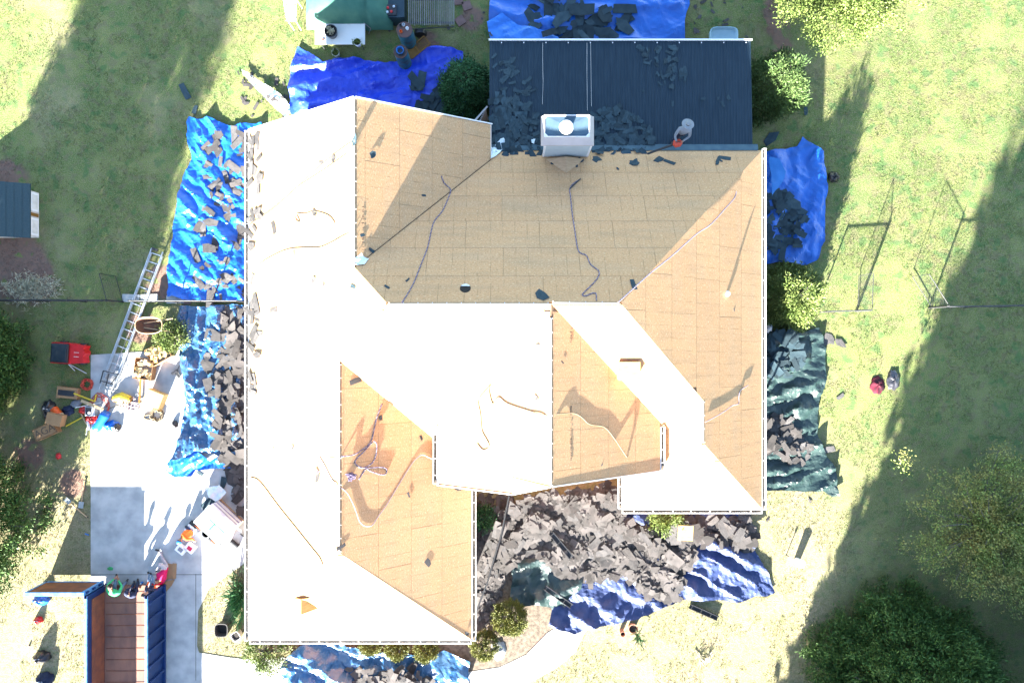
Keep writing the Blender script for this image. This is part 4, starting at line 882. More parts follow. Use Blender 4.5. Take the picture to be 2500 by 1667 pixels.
for (px, py, r_, lb) in ((1182, 1575, .55, 'clipped round bush behind the southeast corner of the long wing'), (905, 1572, .38, 'low clipped bush under the middle of the south gutter'), (968, 1582, .42, 'low clipped bush just right of the middle of the south gutter'), (1040, 1585, .45, 'low clipped bush right beside the bottom tarp')):
    p = P(px, py, .4); plant('round_bush', p.x, p.y, 0, r_, .8, lb, 'bush', 'leaf_box', shape='ball', ncl=160, nl=60, spread=.05, ln=.05, wd=.035, lump=.1)
p = P(655, 1590, .3); plant('leafy_shrub', p.x, p.y, 0, .75, .7, 'loose bright green shrub under the west end of the south gutter', 'shrub', 'leaf_bright', shape='ball', ncl=120, nl=40, spread=.1, ln=.09, wd=.04, lump=.4)
p = P(418, 820, .3); plant('leafy_shrub', p.x, p.y, 0, .55, .6, 'bright green shrub between the wheelbarrow and the blue tarp', 'shrub', 'leaf_bright', shape='ball', ncl=110, nl=40, spread=.1, ln=.08, wd=.04, lump=.4)
p = P(1625, 1262, .4); plant('leafy_shrub', p.x, p.y, 0, .5, 1.0, 'pale leafy shrub poking out under the small south gutter', 'shrub', 'leaf_bright', shape='ball', ncl=80, nl=40, spread=.09, ln=.12, wd=.04, lump=.4)
for (px, py, lb) in ((1180, 1265, 'dark shrub sprig in the shaded corner between the wings'),):
    p = P(px, py, .3); plant('leafy_shrub', p.x, p.y, 0, .4, .7, lb, 'shrub', 'leaf_dark', shape='ball', ncl=50, nl=40, spread=.1, ln=.1, wd=.05, lump=.4)
def straps(px, py, r_, n, label, ln=.6):
    p = P(px, py, 0); o = empty('strap_plant', p, label, 'plant'); C_ = [(random.gauss(0, r_ * .5), random.gauss(0, r_), .05) for _ in range(n)]
    ob('foliage', leaves_mesh('foliage', C_, [(c_[0] * 1.5, c_[1] * .6, .8) for c_ in C_], 7, .03, ln, .04, 'leaf_iris', .45), o); return o
straps(590, 1455, .38, 90, 'strappy green plant clump beside the west gutter')
straps(1555, 1545, .1, 14, 'spiky green plant in the terracotta pot', .4).location.z = .25
# pale heap of cut straw
p = P(75, 705, 0); o = ob('straw_heap', leaves_mesh('straw_heap', [(p.x + random.gauss(0, .5), p.y + random.gauss(0, .22), .06) for _ in range(220)], [(1, .2, .3)] * 220, 14, .06, .22, .02, 'straw', .9)); tag(o, 'pale heap of dry cut grass on the bare clay by the fence', None, None, 'stuff')
# trees outside the frame that shade the right lawn
for i, (x, y, r_, h_) in enumerate(((11.6, -26.5, 4.3, 24), (18.5, -24.5, 5.2, 23), (25.0, -21, 5, 20), (29.5, -13, 4.5, 13), (24.6, -9.0, 3.0, 7))):
    plant('pine_tree', x, y, 0, r_, h_, ('tall pine standing south of the lawn nearest the house', 'tall pine second from the house in the southern row', 'tall pine third from the house in the southern row', 'tall pine by the right hand boundary of the lawn', 'shorter pine beyond the right edge of the lawn')[i], 'tree', 'leaf_conifer', ncl=1100, nl=44, spread=.36, ln=.6, wd=.36, trunk=.3, p=.45, lump=.15)
# lawn blades
def lawn():
    n = 230000; x = RNG.uniform(-22.5, 22.5, n); y = RNG.uniform(-15, 15.5, n)
    k = np.ones(n, bool)
    for poly in [DRIVE, PATH, BED] + [t[0] for t in TARPS]: k &= ~inpoly(x, y, poly)
    k &= ~((x > -9.2) & (x < 8.6) & (y > -10.4) & (y < 7.2)); k &= ~((x > -.3) & (x < 8.3) & (y > 7) & (y < 10.6)); k &= ~((x > -16.7) & (x < -14.2) & (y < -9.8)); k &= fbm(x * 1.1, y * 1.1, 77) > .36
    x, y = x[k], y[k]; n = len(x); z = ground_z(x, y); b = np.repeat(np.stack([x, y, z], 1), 3, 0); m = len(b)
    b += RNG.normal(0, .035, (m, 3)) * [1, 1, 0]; a = RNG.uniform(0, 6.28, m); h = RNG.uniform(.012, .04, m); wd = .011
    d = np.stack([np.cos(a), np.sin(a), a * 0], 1) * wd; t = b + np.stack([RNG.normal(0, .02, m), RNG.normal(0, .02, m), h], 1)
    v = np.stack([b - d, b + d, t], 1).reshape(-1, 3).astype(np.float32); me = bpy.data.meshes.new('lawn_grass')
    me.vertices.add(len(v)); me.vertices.foreach_set('co', v.ravel()); me.loops.add(m * 3); me.loops.foreach_set('vertex_index', np.arange(m * 3, dtype=np.int32)); me.polygons.add(m); me.polygons.foreach_set('loop_start', np.arange(m, dtype=np.int32) * 3)
    me.materials.append(M['grass']); me.update(calc_edges=True); tag(ob('lawn_grass', me), 'short mown lawn grass around the house', None, None, 'stuff')
lawn()

# ------------------------------------------------------------ dumpster
def dumpster():
    x0, x1, y1, y0, H = -16.62, -14.26, -9.92, -18.4, 1.38
    o = empty('dumpster', (-15.44, -13, 0), 'long blue open dumpster with rusty floor, standing on the driveway', 'dumpster'); L = o.location
    def b(*a): return MB().box(a[0] - L.x, a[1] - L.y, a[2], a[3] - L.x, a[4] - L.y, a[5])
    b(x0 + .05, y0, .12, x1 - .05, y1, .22).build('floor', 'rustfloor', o)
    m = MB()
    for k in range(18):
        y = y1 - .25 - k * .46; m.bar((x0 + .1 - L.x, y - L.y, .224), (x1 - .1 - L.x, y - L.y, .224), .03, .012)
    m.build('floor_seam', 'rust', o)
    for s_, nm in ((0, x0), (1, x1)):
        sgn = 1 if s_ else -1
        b(nm - .025, y0, .1, nm + .025, y1, H - .03).build('side_wall', 'bluesteel', o)
        xi = nm - sgn * .03; b(min(xi, xi - sgn * .012), y0 + .1, .22, max(xi, xi - sgn * .012), y1 - .25, H - .32).build('inner_lining', 'rust', o)
        b(nm - .042, y0, H - .06, nm + .042, y1, H + .02).build('top_rail', 'bluerim', o)
        for k in range(13):
            y = y1 - .35 - k * .62; xo = nm + sgn * .025; b(min(xo, xo + sgn * .09), y - .05, .12, max(xo, xo + sgn * .09), y + .05, H - .06).build('side_rib', 'bluesteel', o)
    for nm, sgn in ((x0, -1), (x1, 1)):
        b(nm - .07, y1 - .10, .0, nm + .07, y1, H + .02).build('corner_post', 'bluesteel', o)
        b(min(nm, nm + sgn * .12), y0, .1, max(nm, nm + sgn * .12), y1, .2).build('bottom_rail', 'bluesteel', o)
    b(x0, y0 - .06, .1, x1, y0, H).build('front_wall', 'bluesteel', o)
    # swung open tailgate
    d = b(-19.0, -9.86, .16, -16.72, -9.80, H - .02).build('tailgate', 'rust', o)
    m = MB(); m.box(-19.03 - L.x, -9.92 - L.y, H - .04, -16.68 - L.x, -9.78 - L.y, H + .02); m.box(-19.03 - L.x, -9.90 - L.y, .12, -18.95 - L.x, -9.78 - L.y, H); m.box(-16.76 - L.x, -9.92 - L.y, .12, -16.66 - L.x, -9.74 - L.y, H); m.box(-19.03 - L.x, -9.9 - L.y, .12, -16.68 - L.x, -9.78 - L.y, .2)
    m.build('gate_frame', 'bluerim', d)
    for z in (.4, .8, 1.2): MB().lathe([(.045, z), (.045, z + .12)], (-16.62 - L.x, -9.80 - L.y, 0), 10).build('hinge', 'bluesteel', d)
dumpster()
# extension ladder resting on the grass and driveway
def ladder():
    a1, b1 = P(398, 615, .12), P(270, 962, .12); a2, b2 = P(378, 608, .12), P(247, 952, .12)
    a2 = P(381, 614, .12)
    o = empty('extension_ladder', (a1 + b1) / 2, 'long aluminium extension ladder lying from the lawn to the driveway', 'ladder'); L = o.location
    for a, b_ in ((a1, b1), (P(371, 606, .12), P(243, 950, .12))):
        MB().bar(a - L, b_ - L, .035, .09).build('side_rail', 'alu', o); d_ = (b_ - a); s_ = Vector((-d_.y, d_.x, 0)).normalized() * .05; MB().bar(a - L + s_ + d_ * .03, b_ - L + s_ - d_ * .08, .03, .08).build('fly_rail', 'alu', o)
    for k in range(16):
        t = .03 + k / 15.6 * .93; p, q = a1.lerp(b1, t), P(371, 606, .12).lerp(P(243, 950, .12), t); MB().bar(p - L, q - L, .035, .03).build('rung', 'alu', o)
    MB().bar(P(385, 612, .16) - L, P(371, 606, .16) - L, .1, .05).build('end_guard', 'blacksteel', o)
    m = MB()
    for a, b_ in (((252, 905), (290, 914)), ((252, 905), (244, 935)), ((248, 930), (276, 938)), ((266, 912), (258, 942)), ((270, 938), (290, 912))): m.bar(P(*a, .22) - L, P(*b_, .22) - L, .03)
    m.build('stand_off', 'blacksteel', o)
    MB().tube([P(383, 640, .2) - L, P(320, 800, .2) - L, P(266, 935, .2) - L], .008, 5).build('pull_rope', 'ropewhite', o)
ladder()

# ------------------------------------------------------------ fence and gates
def fence(px0, px1, py0, py1, label, n, mat='blacksteel'):
    A = P(px0, py0, 0); B = P(px1, py1, 0); h = 1.15; o = empty('chain_link_fence', A, label, 'fence')
    d = B - A
    MB().tube([Vector((0, 0, h)), d + Vector((0, 0, h))], .025, 8).build('top_rail', mat, o)
    for k in range(n): q = d * (k / (n - 1)); MB().tube([q + Vector((0, 0, -.2)), q + Vector((0, 0, h + .04))], .03, 8).build('post', mat, o)
    m = MB(); L = d.length; u = d.normalized(); st = .16; k = -h
    while k < L:
        for s_ in (1, -1):
            a0, a1 = (k, k + h); z0, z1 = (0.03, h) if s_ > 0 else (h, .03)
            t0 = max(0, -a0) / (a1 - a0); t1 = min(1, (L - a0) / (a1 - a0))
            if t1 > t0: m.bar(u * (a0 + (a1 - a0) * t0) + Vector((0, 0, z0 + (z1 - z0) * t0)), u * (a0 + (a1 - a0) * t1) + Vector((0, 0, z0 + (z1 - z0) * t1)), .004, .004)
        k += st
    m.build('wire_mesh', mat, o)
fence(-150, 302, 735, 737, 'black chain link fence across the left lawn', 6)
fence(352, 606, 738, 738, 'short pale fence run from the ladder to the west wall', 4, 'galv')
fence(1990, 2092, 763, 760, 'short galvanised fence run right of the bright cedar bush', 2, 'galv')
fence(2268, 2700, 752, 745, 'galvanised chain link fence across the right lawn', 6, 'galv')
def gate(hx, hy, tx, ty, label, mat):   # hinge and free end on the ground
    A = P(hx, hy); B = P(tx, ty); d = B - A; h = 1.2; z0 = .08; o = empty('chain_link_gate', A, label, 'gate')
    MB().tube([(0, 0, z0), (0, 0, h), d + Vector((0, 0, h)), d + Vector((0, 0, z0)), (0, 0, z0)], .015, 8).build('frame', mat, o)
    m = MB(); L = d.length; u = d.normalized(); k = -h
    while k < L:
        for s_ in (1, -1):
            z_0, z_1 = (z0, h) if s_ > 0 else (h, z0); t0 = max(0, -k) / h; t1 = min(1, (L - k) / h)
            if t1 > t0: m.bar(u * (k + h * t0) + Vector((0, 0, z_0 + (z_1 - z_0) * t0)), u * (k + h * t1) + Vector((0, 0, z_0 + (z_1 - z_0) * t1)), .003, .003)
        k += .13
    m.build('wire_mesh', mat, o); MB().lathe([(.024, -.1), (.024, 1.25), (.0, 1.38)], (-.06, 0, 0), 10).build('hinge_post', mat, o)
gate(2092, 760, 2095, 674, 'open galvanised gate leaf standing on the bright lawn nearer the bush', 'galv')
gate(2272, 750, 2225, 676, 'open galvanised gate leaf at the end of the right fence', 'galv')
gate(302, 737, 285, 675, 'open black gate leaf in the shade left of the ladder', 'blacksteel')

# ------------------------------------------------------------ low dark roofed playhouse
def playhouse():
    x0, x1 = -21.9, -19.40; yt, yb = P(0, 450, .5).y, P(0, 582, .5).y; o = empty('playhouse', (-20.6, (yt + yb) / 2, 0), 'low playhouse with dark shingle roof and white shuttered side', 'playhouse'); L = o.location
    def b(*a): return MB().box(a[0] - L.x, a[1] - L.y, a[2], a[3] - L.x, a[4] - L.y, a[5])
    b(x0, yb + .1, 0, x1, yt - .25, .58).build('wall', 'offwhite', o)
    for y0, y1 in ((yb + .15, yb + .85), (yt - 1.05, yt - .3)): w_ = b(x1, y0, .06, x1 + .03, y1, .5).build('shutter', 'white', o); b(x1 + .03, y0 + .08, .12, x1 + .035, y1 - .08, .44).build('shutter_panel', 'offwhite', w_)
    b(x1 - .05, yb + .92, .05, x1 + .02, yt - 1.12, .5).build('doorway', 'tanpl', o)
    xr = -20.55; ze, zr = .60, 1.15
    for s_, xa in ((1, x1 + .06), (-1, x0 - .1)):
        v = [(xr, yb, zr), (xr, yt, zr), (xa, yt, ze), (xa, yb, ze)]; v = [(a - L.x, c_ - L.y, d_) for a, c_, d_ in v]; v += [(a, c_, d_ - .05) for a, c_, d_ in v]
        f = [(0, 3, 2, 1), (4, 5, 6, 7), (0, 1, 5, 4), (1, 2, 6, 5), (2, 3, 7, 6), (3, 0, 4, 7)] if s_ > 0 else [(0, 1, 2, 3), (7, 6, 5, 4), (4, 5, 1, 0), (5, 6, 2, 1), (6, 7, 3, 2), (7, 4, 0, 3)]
        rf = ob('roof', mesh('roof', v, f, 'playroof'), o)
        for c in range(5):                         # shingle courses
            t0, t1 = c / 5, (c + 1) / 5; xa0 = xr + (xa - xr) * t0 - L.x; xa1 = xr + (xa - xr) * t1 - L.x; z0 = zr + (ze - zr) * t0 + .004; z1 = zr + (ze - zr) * t1 + .018
            q = [(xa0, yb - L.y, z0), (xa0, yt - L.y, z0), (xa1, yt - L.y, z1), (xa1, yb - L.y, z1)]; ob('shingle_course', mesh('shingle_course', q, [(0, 3, 2, 1) if s_ > 0 else (0, 1, 2, 3)], 'playroof'), rf)
playhouse()

# ------------------------------------------------------------ things on the left side
def thing(name, px, py, label, cat, z=0.0, rz=0, group=None): return empty(name, P(px, py, z), label, cat, group, rz)
def red_cart():
    o = thing('lidded_cart', 186, 862, 'red garden cart with black lid standing on shaded grass by the driveway', 'cart', rz=-.06)
    v, f = prism([(-.62, -.42), (.1, -.42), (.72, -.34), (.66, -.1), (.74, .05), (.66, .2), (.72, .34), (.1, .42), (-.62, .42)], .22, .62); ob('body', mesh('body', v, f, 'red'), o)
    lid = MB().box(-.58, -.38, .62, .12, .38, .72).build('lid', 'chrome', o, bevel=.03); MB().box(-.52, -.32, .72, .06, .32, .745).build('lid_panel', 'glass', lid, bevel=.01)
    for y in (-.12, .05): MB().box(.3, y, .62, .5, y + .015, .625).build('label_strip', 'offwhite', o)
    for x, y in ((-.4, -.44), (-.4, .44), (.4, -.4), (.4, .4)): MB().lathe([(.16, -.03), (.16, .03)], (0, 0, 0), 16, rotT(0, (x, y, .16), R(90))).build('wheel', 'chrome', o)
    for a, b_ in (((-.1, -.45, .3), (.02, -.72, .05)), ((-.06, -.45, .3), (.5, -.8, .05))): MB().tube([a, b_], .02, 6).build('handle', 'alu', o)
red_cart()
def wheelbarrow():
    o = thing('wheelbarrow', 383, 795, 'rusty wheelbarrow with an oval tray beside the blue tarp', 'wheelbarrow')
    n = 28; ring = []
    for k in range(n):
        a = 2 * math.pi * k / n; e = .75; x = .52 * math.copysign(abs(math.cos(a)) ** e, math.cos(a)); y = .32 * math.copysign(abs(math.sin(a)) ** e, math.sin(a)); ring.append((x, y))
    v = []; 
    for sc, z in ((1, .62), (1.04, .64), (1.0, .62), (.9, .5), (.72, .36)): v += [(x * sc, y * sc, z) for x, y in ring]
    f = [(r_ * n + k, r_ * n + (k + 1) % n, (r_ + 1) * n + (k + 1) % n, (r_ + 1) * n + k) for r_ in range(4) for k in range(n)] + [tuple(range(4 * n, 5 * n))]
    tr = ob('tray', mesh('tray', v, f, pm('rusty_tray', (.10, .05, .035), (.16, .085, .05), 4, .7, detail=8)), o)
    MB().tube([(x * 1.04, y * 1.04, .64) for x, y in ring + ring[:1]], .018, 6).build('rim', 'yellowwood', tr)
    for s_ in (-1, 1): MB().bar((-.55, .06 * s_, .3), (.95, .27 * s_, .60), .04).build('handle', 'yellowwood', o); MB().tube([(.3, .2 * s_, .45), (.38, .22 * s_, 0)], .018, 6).build('leg', 'rust', o)
    MB().lathe([(.18, -.04), (.2, 0), (.18, .04)], (0, 0, 0), 18, rotT(0, (-.62, 0, .2), R(90))).build('wheel', 'chrome', o)
wheelbarrow()
def coil(px, py, r, label, mat, name='hose_coil', n=5, z=.03, cat='hose', rt=.022, sq=1.0):
    m = MB(); p0 = P(px, py, 0); pts = []
    for i in range(n * 18):
        a = i / 18 * 6.283; q = r * (.55 + .45 * abs(math.sin(i * .7 + i // 18))) ; pts.append((q * math.cos(a) , q * sq * math.sin(a), z + i / (n * 18) * .10))
    m.tube(pts, rt, 6); o = m.build(name, mat, None, p0, smooth=True); return tag(o, label, cat)
coil(215, 938, .24, 'red hose coil on the grass left of the ladder foot', 'orangered')
coil(245, 995, .42, 'pale red cord loops spread over the concrete edge', 'orangered', 'loose_cord', 3, cat='cord', rt=.016, sq=1.5)
def box_open(px, py, sx, sy, sz, rz, label, mat='cardboard', name='cardboard_box', cat='box', flaps=1, inner=None, z=0):
    o = thing(name, px, py, label, cat, z, rz); t = .012; m = MB()
    m.box(-sx / 2, -sy / 2, 0, sx / 2, sy / 2, t)
    for a in ((-sx / 2, -sy / 2, sx / 2, -sy / 2 + t), (-sx / 2, sy / 2 - t, sx / 2, sy / 2), (-sx / 2, -sy / 2 + t, -sx / 2 + t, sy / 2 - t), (sx / 2 - t, -sy / 2 + t, sx / 2, sy / 2 - t)): m.box(a[0], a[1], t, a[2], a[3], sz)
    m.build('carton', mat, o)
    if flaps:
        for s_ in (-1, 1):
            MB().add([(-sx / 2, s_ * sy / 2, sz), (sx / 2, s_ * sy / 2, sz), (sx / 2 - .03, s_ * (sy / 2 + .2), sz - .06), (-sx / 2 + .03, s_ * (sy / 2 + .2), sz - .06), (-sx / 2, s_ * sy / 2, sz - .008), (sx / 2, s_ * sy / 2, sz - .008), (sx / 2 - .03, s_ * (sy / 2 + .2), sz - .068), (-sx / 2 + .03, s_ * (sy / 2 + .2), sz - .068)], [(0, 1, 2, 3), (7, 6, 5, 4), (0, 3, 7, 4), (1, 5, 6, 2), (3, 2, 6, 7)]).build('flap', mat, o)
    return o
o = box_open(120, 1050, .95, .5, .28, R(24), 'flattened brown box with big dark letters, lowest of the shaded pile', flaps=0)
MB().box(-.44, -.22, .26, .44, .22, .285).build('lid', 'cardboard', o)
def text(s, size, mat, parent, T, name='lettering'):
    c = bpy.data.curves.new(name, 'FONT'); c.body = s; c.size = size; c.extrude = .002; c.align_x = 'CENTER'; c.align_y = 'CENTER'
    t = bpy.data.objects.new(name, c); COL.objects.link(t); bpy.context.view_layer.update(); me = bpy.data.meshes.new_from_object(t.evaluated_get(bpy.context.evaluated_depsgraph_get())); bpy.data.objects.remove(t)
    me.name = name; me.materials.clear(); me.materials.append(M[mat]); o_ = ob(name, me, parent); o_.matrix_local = T; return o_
text('AGA', .42, 'print', o, rotT(0, (0, 0, .288)))
o = box_open(143, 1022, .62, .46, .3, R(-14), 'plain brown cardboard box above the lettered one', flaps=0, z=.2); MB().box(-.31, -.23, .3, .31, .23, .315).build('lid', 'cardboard', o)
o = thing('brown_carton', 172, 958, 'long shallow carton of tools at the driveway corner', 'box', 0, R(-6)); MB().box(-.42, -.22, 0, .42, .22, .22).build('carton', 'cardboard', o); MB().box(-.36, -.12, .22, .3, .1, .24).build('tool_tray', 'chrome', o); MB().box(-.42, -.24, .22, -.26, .24, .235).build('flap', 'cardboard', o)
def plank(a, b_, w_, label, mat='yellowwood', z=.3, t=.03, cat='board', name='board'):
    return tag(MB().bar(P(*a, z), P(*b_, z), w_, t).build(name, mat), label, cat)
plank((198, 978), (252, 1000), .11, 'pale board lying across the tool heap', z=.35)
plank((180, 960), (232, 980), .05, 'yellow level on the long carton', 'yellow', .3, cat='level', name='spirit_level')
plank((161, 1040), (202, 1018), .045, 'yellow pole pointing to the drab cardboard boxes', 'yellow', .06, cat='pole', name='pole')
plank((184, 995), (245, 983), .03, 'thin pale stick crossing under the pale board', 'offwhite', .28, cat='stick', name='stick')
plank((198, 1010), (210, 1034), .04, 'short wooden handle left of the red bag', 'yellowwood', .15, cat='stick', name='wooden_stick')
plank((210, 1062), (215, 1035), .02, 'thin white rod hanging below the white tube', 'offwhite', .1, cat='rod', name='rod')
plank((231, 978), (235, 962), .04, 'yellow handled tool stub above the cord', 'yellow', .25, cat='tool', name='yellow_tool')
plank((344, 912), (340, 985), .08, 'brown upright board lying between the two boxes of offcuts', 'tanpl', .12)
plank((262, 950), (318, 965), .02, 'thin white strip on the concrete by the ladder foot', 'offwhite', .03, .01, cat='strip', name='strip')
o = thing('white_tube', 219, 1038, 'white plastic tube below the red bag', 'tube'); MB().tube([(-.02, .18, .1), (.03, -.18, .1)], .05, 12).build('barrel', 'wrap', o); MB().tube([(-.024, .21, .1), (-.02, .18, .1)], .055, 12).build('cap', 'offwhite', o)
def bucket(px, py, r, h, rz, label, mat, lying=True, rimmat='yellowwood'):
    o = thing('bucket', px, py, label, 'bucket', 0); T = rotT(rz, (0, 0, r + .01), 0, R(90)) if lying else rotT(0)
    MB().lathe([(r * .85, -h / 2), (r, h / 2), (r * .94, h / 2), (r * .8, -h / 2 + .02)] if lying else [(r * .85, 0), (r, h), (r * .94, h), (r * .8, .02)], (0, 0, 0), 24, T).build('shell', mat, o)
    MB().lathe([(r * 1.05, h / 2 - .09), (r * 1.05, h / 2), (r * .95, h / 2), (r * .95, h / 2 - .09)] if lying else [(r * 1.05, h - .05), (r * 1.05, h), (r * .95, h), (r * .95, h - .05)], (0, 0, 0), 24, T).build('rim', rimmat, o); return o
bucket(146, 1006, .17, .44, R(-52), 'orange bucket tipped over beside the black bag', 'orange')
def sack(px, py, rx, ry, h, mat, label, name='bag', cat='bag', seed=1, z=0.0, extra=None):
    n, mm = 22, 9; v = []; 
    for j in range(mm):
        t = j / (mm - 1)
        for k in range(n):
            a = 2 * math.pi * k / n; q = math.sin(math.pi * (.5 + .5 * t)) if j else 1; q = math.cos(t * math.pi / 2) ** .55
            w_ = 1 + .32 * (float(vnoise(np.array([math.cos(a) * 2.2 + 5]), np.array([math.sin(a) * 2.2 + t * 3]), seed)[0]) - .5) + .12 * math.sin(7 * a + seed + 6 * t)
            v.append((rx * q * w_ * math.cos(a), ry * q * w_ * math.sin(a), h * t * (1 + .2 * math.sin(4 * a + seed)) + .01))
    f = [(j * n + k, j * n + (k + 1) % n, (j + 1) * n + (k + 1) % n, (j + 1) * n + k) for j in range(mm - 1) for k in range(n)] + [tuple(range((mm - 1) * n, mm * n))]
    o = thing(name, px, py, label, cat, z); ob('body', mesh('body', v, f, mat, smooth=True), o)
    MB().tube([(-rx * .5, 0, h * .8), (-rx * .2, ry * .2, h * 1.15), (rx * .3, ry * .1, h * .9)], .015, 6).build('strap', extra or mat, o); return o
sack(122, 1000, .28, .42, .3, 'chrome', 'black bag of gear in the shade left of the orange bucket', seed=3, extra='offwhite')
sack(168, 1002, .25, .2, .16, 'c_navy', 'dark navy cloth bundle right of the orange bucket', name='cloth_bundle', cat='cloth', seed=4)
sack(207, 1000, .2, .18, .24, 'red', 'red gear bag against the compressor', seed=5)
sack(225, 1020, .26, .22, .22, 'red', 'red gear bag beside the rolled blue tarp', seed=6)
sack(186, 985, .22, .17, .15, 'c_grey', 'grey cloth wad under the boards of the tool heap', name='cloth_bundle', cat='cloth', seed=7)
o = thing('air_compressor', 229, 1002, 'small silver air compressor between the two red bags', 'compressor'); MB().box(-.2, -.2, .0, .2, .2, .28).build('housing', 'alu', o, bevel=.02); MB().box(-.15, -.14, .28, .08, .15, .32).build('panel', 'chrome', o); MB().lathe([(.05, .28), (.05, .36)], (.02, -.06, 0), 12).build('gauge', 'white', o); MB().tube([(.17, -.18, .28), (.17, -.18, .4), (.17, .18, .4), (.17, .18, .28)], .015, 6).build('handle', 'white', o)
o = thing('rolled_tarp', 254, 1026, 'rolled bright blue tarp standing on the edge of the driveway', 'tarp', 0, R(58)); MB().lathe([(.17, -.42), (.19, -.3), (.17, 0), (.19, .25), (.17, .42), (.10, .42), (.08, .3)], (0, 0, .19), 18, Matrix.Rotation(R(90), 4, 'Y')).build('roll', 'blue', o, smooth=True)
sack(275, 1040, .34, .24, .2, 'blue', 'loose blue tarp end bunched beside the roll', name='bunched_tarp', cat='tarp', seed=9); sack(288, 1043, .14, .2, .2, 'chrome', 'black tool belt at the end of the blue tarp roll', 'tool_belt', 'tool belt', seed=10, extra='ropetan')
def jug(px, py, rz, label):
    o = thing('water_jug', px, py, label, 'jug', 0, rz); T = rotT(0, (0, 0, .16), 0, R(90)); MB().lathe([(.13, -.2), (.15, -.16), (.15, .12), (.12, .2)], (0, 0, 0), 20, T).build('body', 'yellow', o, smooth=True); MB().lathe([(.11, .2), (.11, .26), (.0, .26)], (0, 0, 0), 20, T).build('lid', 'tanpl', o)
jug(296, 968, R(200), 'yellow water jug with its brown lid facing the ladder'); jug(312, 970, R(-20), 'second yellow jug, the one nearer the coiled hose')
tangle(P(318, 985, 0), .5, 46, 'ropewhite', 'bright tangle of pale cord on the sunlit concrete below the yellow jugs', .014)
coil(385, 1013, .27, 'brown coil of thick rope on the sunny concrete', 'ropetan', 'rope_coil', 5, cat='rope', rt=.028)
tag(MB().tube(spline([P(*q, .05) for q in ((372, 1010), (352, 1015), (355, 1022), (372, 1025), (380, 1018))], 6), .028, 6).build('rope_loop', 'ropetan'), 'thick brown rope loop beside the coil', 'rope')
tag(MB().tube(spline([P(*q, .04) for q in ((262, 1000), (280, 992), (300, 993), (318, 1000), (335, 1002), (342, 990))], 6), .014, 6).build('air_hose', 'ropetan'), 'thin brown air hose running from the compressor to the cord', 'hose')
def offcuts(px, py, rz, label, r_=.45):
    o = box_open(px, py, .85, .75, .35, rz, label, flaps=0, name='offcut_box'); 
    for k in range(26):
        a = random.uniform(0, 6.28); MB().box(-.1, -.07, 0, .12, .06, .025, rotT(a, (random.uniform(-.33, .33), random.uniform(-.28, .28), .30 + random.uniform(0, .12)), random.uniform(-.5, .5), random.uniform(-.4, .4))).build('wood_scrap', random.choice(('plywood', 'yellowwood')), o)
offcuts(396, 862, R(30), 'open box heaped with wood scraps by the green shrub'); offcuts(360, 900, R(82), 'open box heaped with wood scraps nearest the ladder')
o = box_open(386, 972, .72, .62, .42, R(-22), 'closed tan cardboard box standing on the sunny concrete', 'plywood', flaps=0); MB().box(-.36, -.31, .42, .36, .31, .435).build('lid', 'plywood', o)
def tool(px, py, label, rz):
    o = thing('nail_gun', px, py, label, 'nail gun', 0, rz); MB().box(-.14, -.05, .08, .14, .05, .18).build('body', 'chrome', o, bevel=.01); MB().box(-.02, -.28, .05, .06, -.05, .12).build('magazine', 'blacksteel', o); MB().tube([(.1, 0, .1), (.3, .15, .03), (.45, .1, .03)], .012, 6).build('hose_end', 'chrome', o)
tool(430, 908, 'black nail gun beside the folds of the silvery tarp', 0.6); sack(428, 1035, .13, .17, .16, 'chrome', 'small black pouch on the concrete near the silvery tarp', 'tool_pouch', 'pouch', seed=12)
o = thing('paper_sheet', 318, 1060, 'grey flat card lying alone on the sunlit concrete', 'card'); MB().box(-.16, -.05, .021, .14, .05, .027).build('card', 'c_grey', o)
# shovels in the lit grass left of the driveway
def shovel(a, b_, label, name, head, mat='alu'):
    A, B = P(*a, .05), P(*b_, .05); o = empty(name, A, label, name.replace('_', ' ')); d = B - A; MB().tube([(0, 0, 0), d], .022, 6).build('handle', 'yellowwood', o); MB().box(-head, -.13, -.01, head, .13, .02, Matrix.Translation(d) @ Matrix.Rotation(math.atan2(d.y, d.x) + R(90), 4, 'Z')).build('blade', mat, o); MB().tube([Vector((-.06, .02, 0)), Vector((.06, -.02, 0))], .02, 6).build('grip', 'blacksteel', o)
shovel((206, 1172), (198, 1232), 'white bladed shovel lying by the driveway edge', 'shovel', .1); shovel((212, 1262), (165, 1222), 'long handled scraper with a silver head on the lit grass', 'roof_scraper', .09)
# blue jug, red bag and black bags on the left lawn
sack(103, 1462, .34, .22, .3, 'blue', 'blue and white bag behind the open tailgate', seed=14, extra='white'); sack(96, 1512, .18, .14, .22, 'red', 'small red and white cooler bag on the dry lawn', seed=15, extra='white'); sack(106, 1600, .3, .24, .42, 'chrome', 'black bag with white spots on the dry lawn', seed=16, extra='white'); sack(112, 1655, .34, .3, .4, 'c_navy', 'dark backpack at the bottom left corner', 'backpack', 'backpack', seed=17, extra='white')
o = thing('drink_bottle', 70, 1580, 'small white bottle lying left of the black bag', 'bottle'); MB().tube([(-.04, -.1, .05), (.03, .08, .05)], .04, 10).build('body', 'white', o); MB().tube([(.03, .08, .05), (.05, .12, .05)], .02, 8).build('cap', 'c_navy', o)
sack(143, 1113, .12, .13, .1, 'red', 'crumpled red cap lying on the shaded grass', 'cap', 'cap', seed=18)
o = thing('fold_knife', 214, 1303, 'thin blue tool lying on the shaded grass edge', 'tool'); MB().bar((-.08, .03, .05), (.08, -.03, .05), .04, .03).build('body', 'bluepl', o)
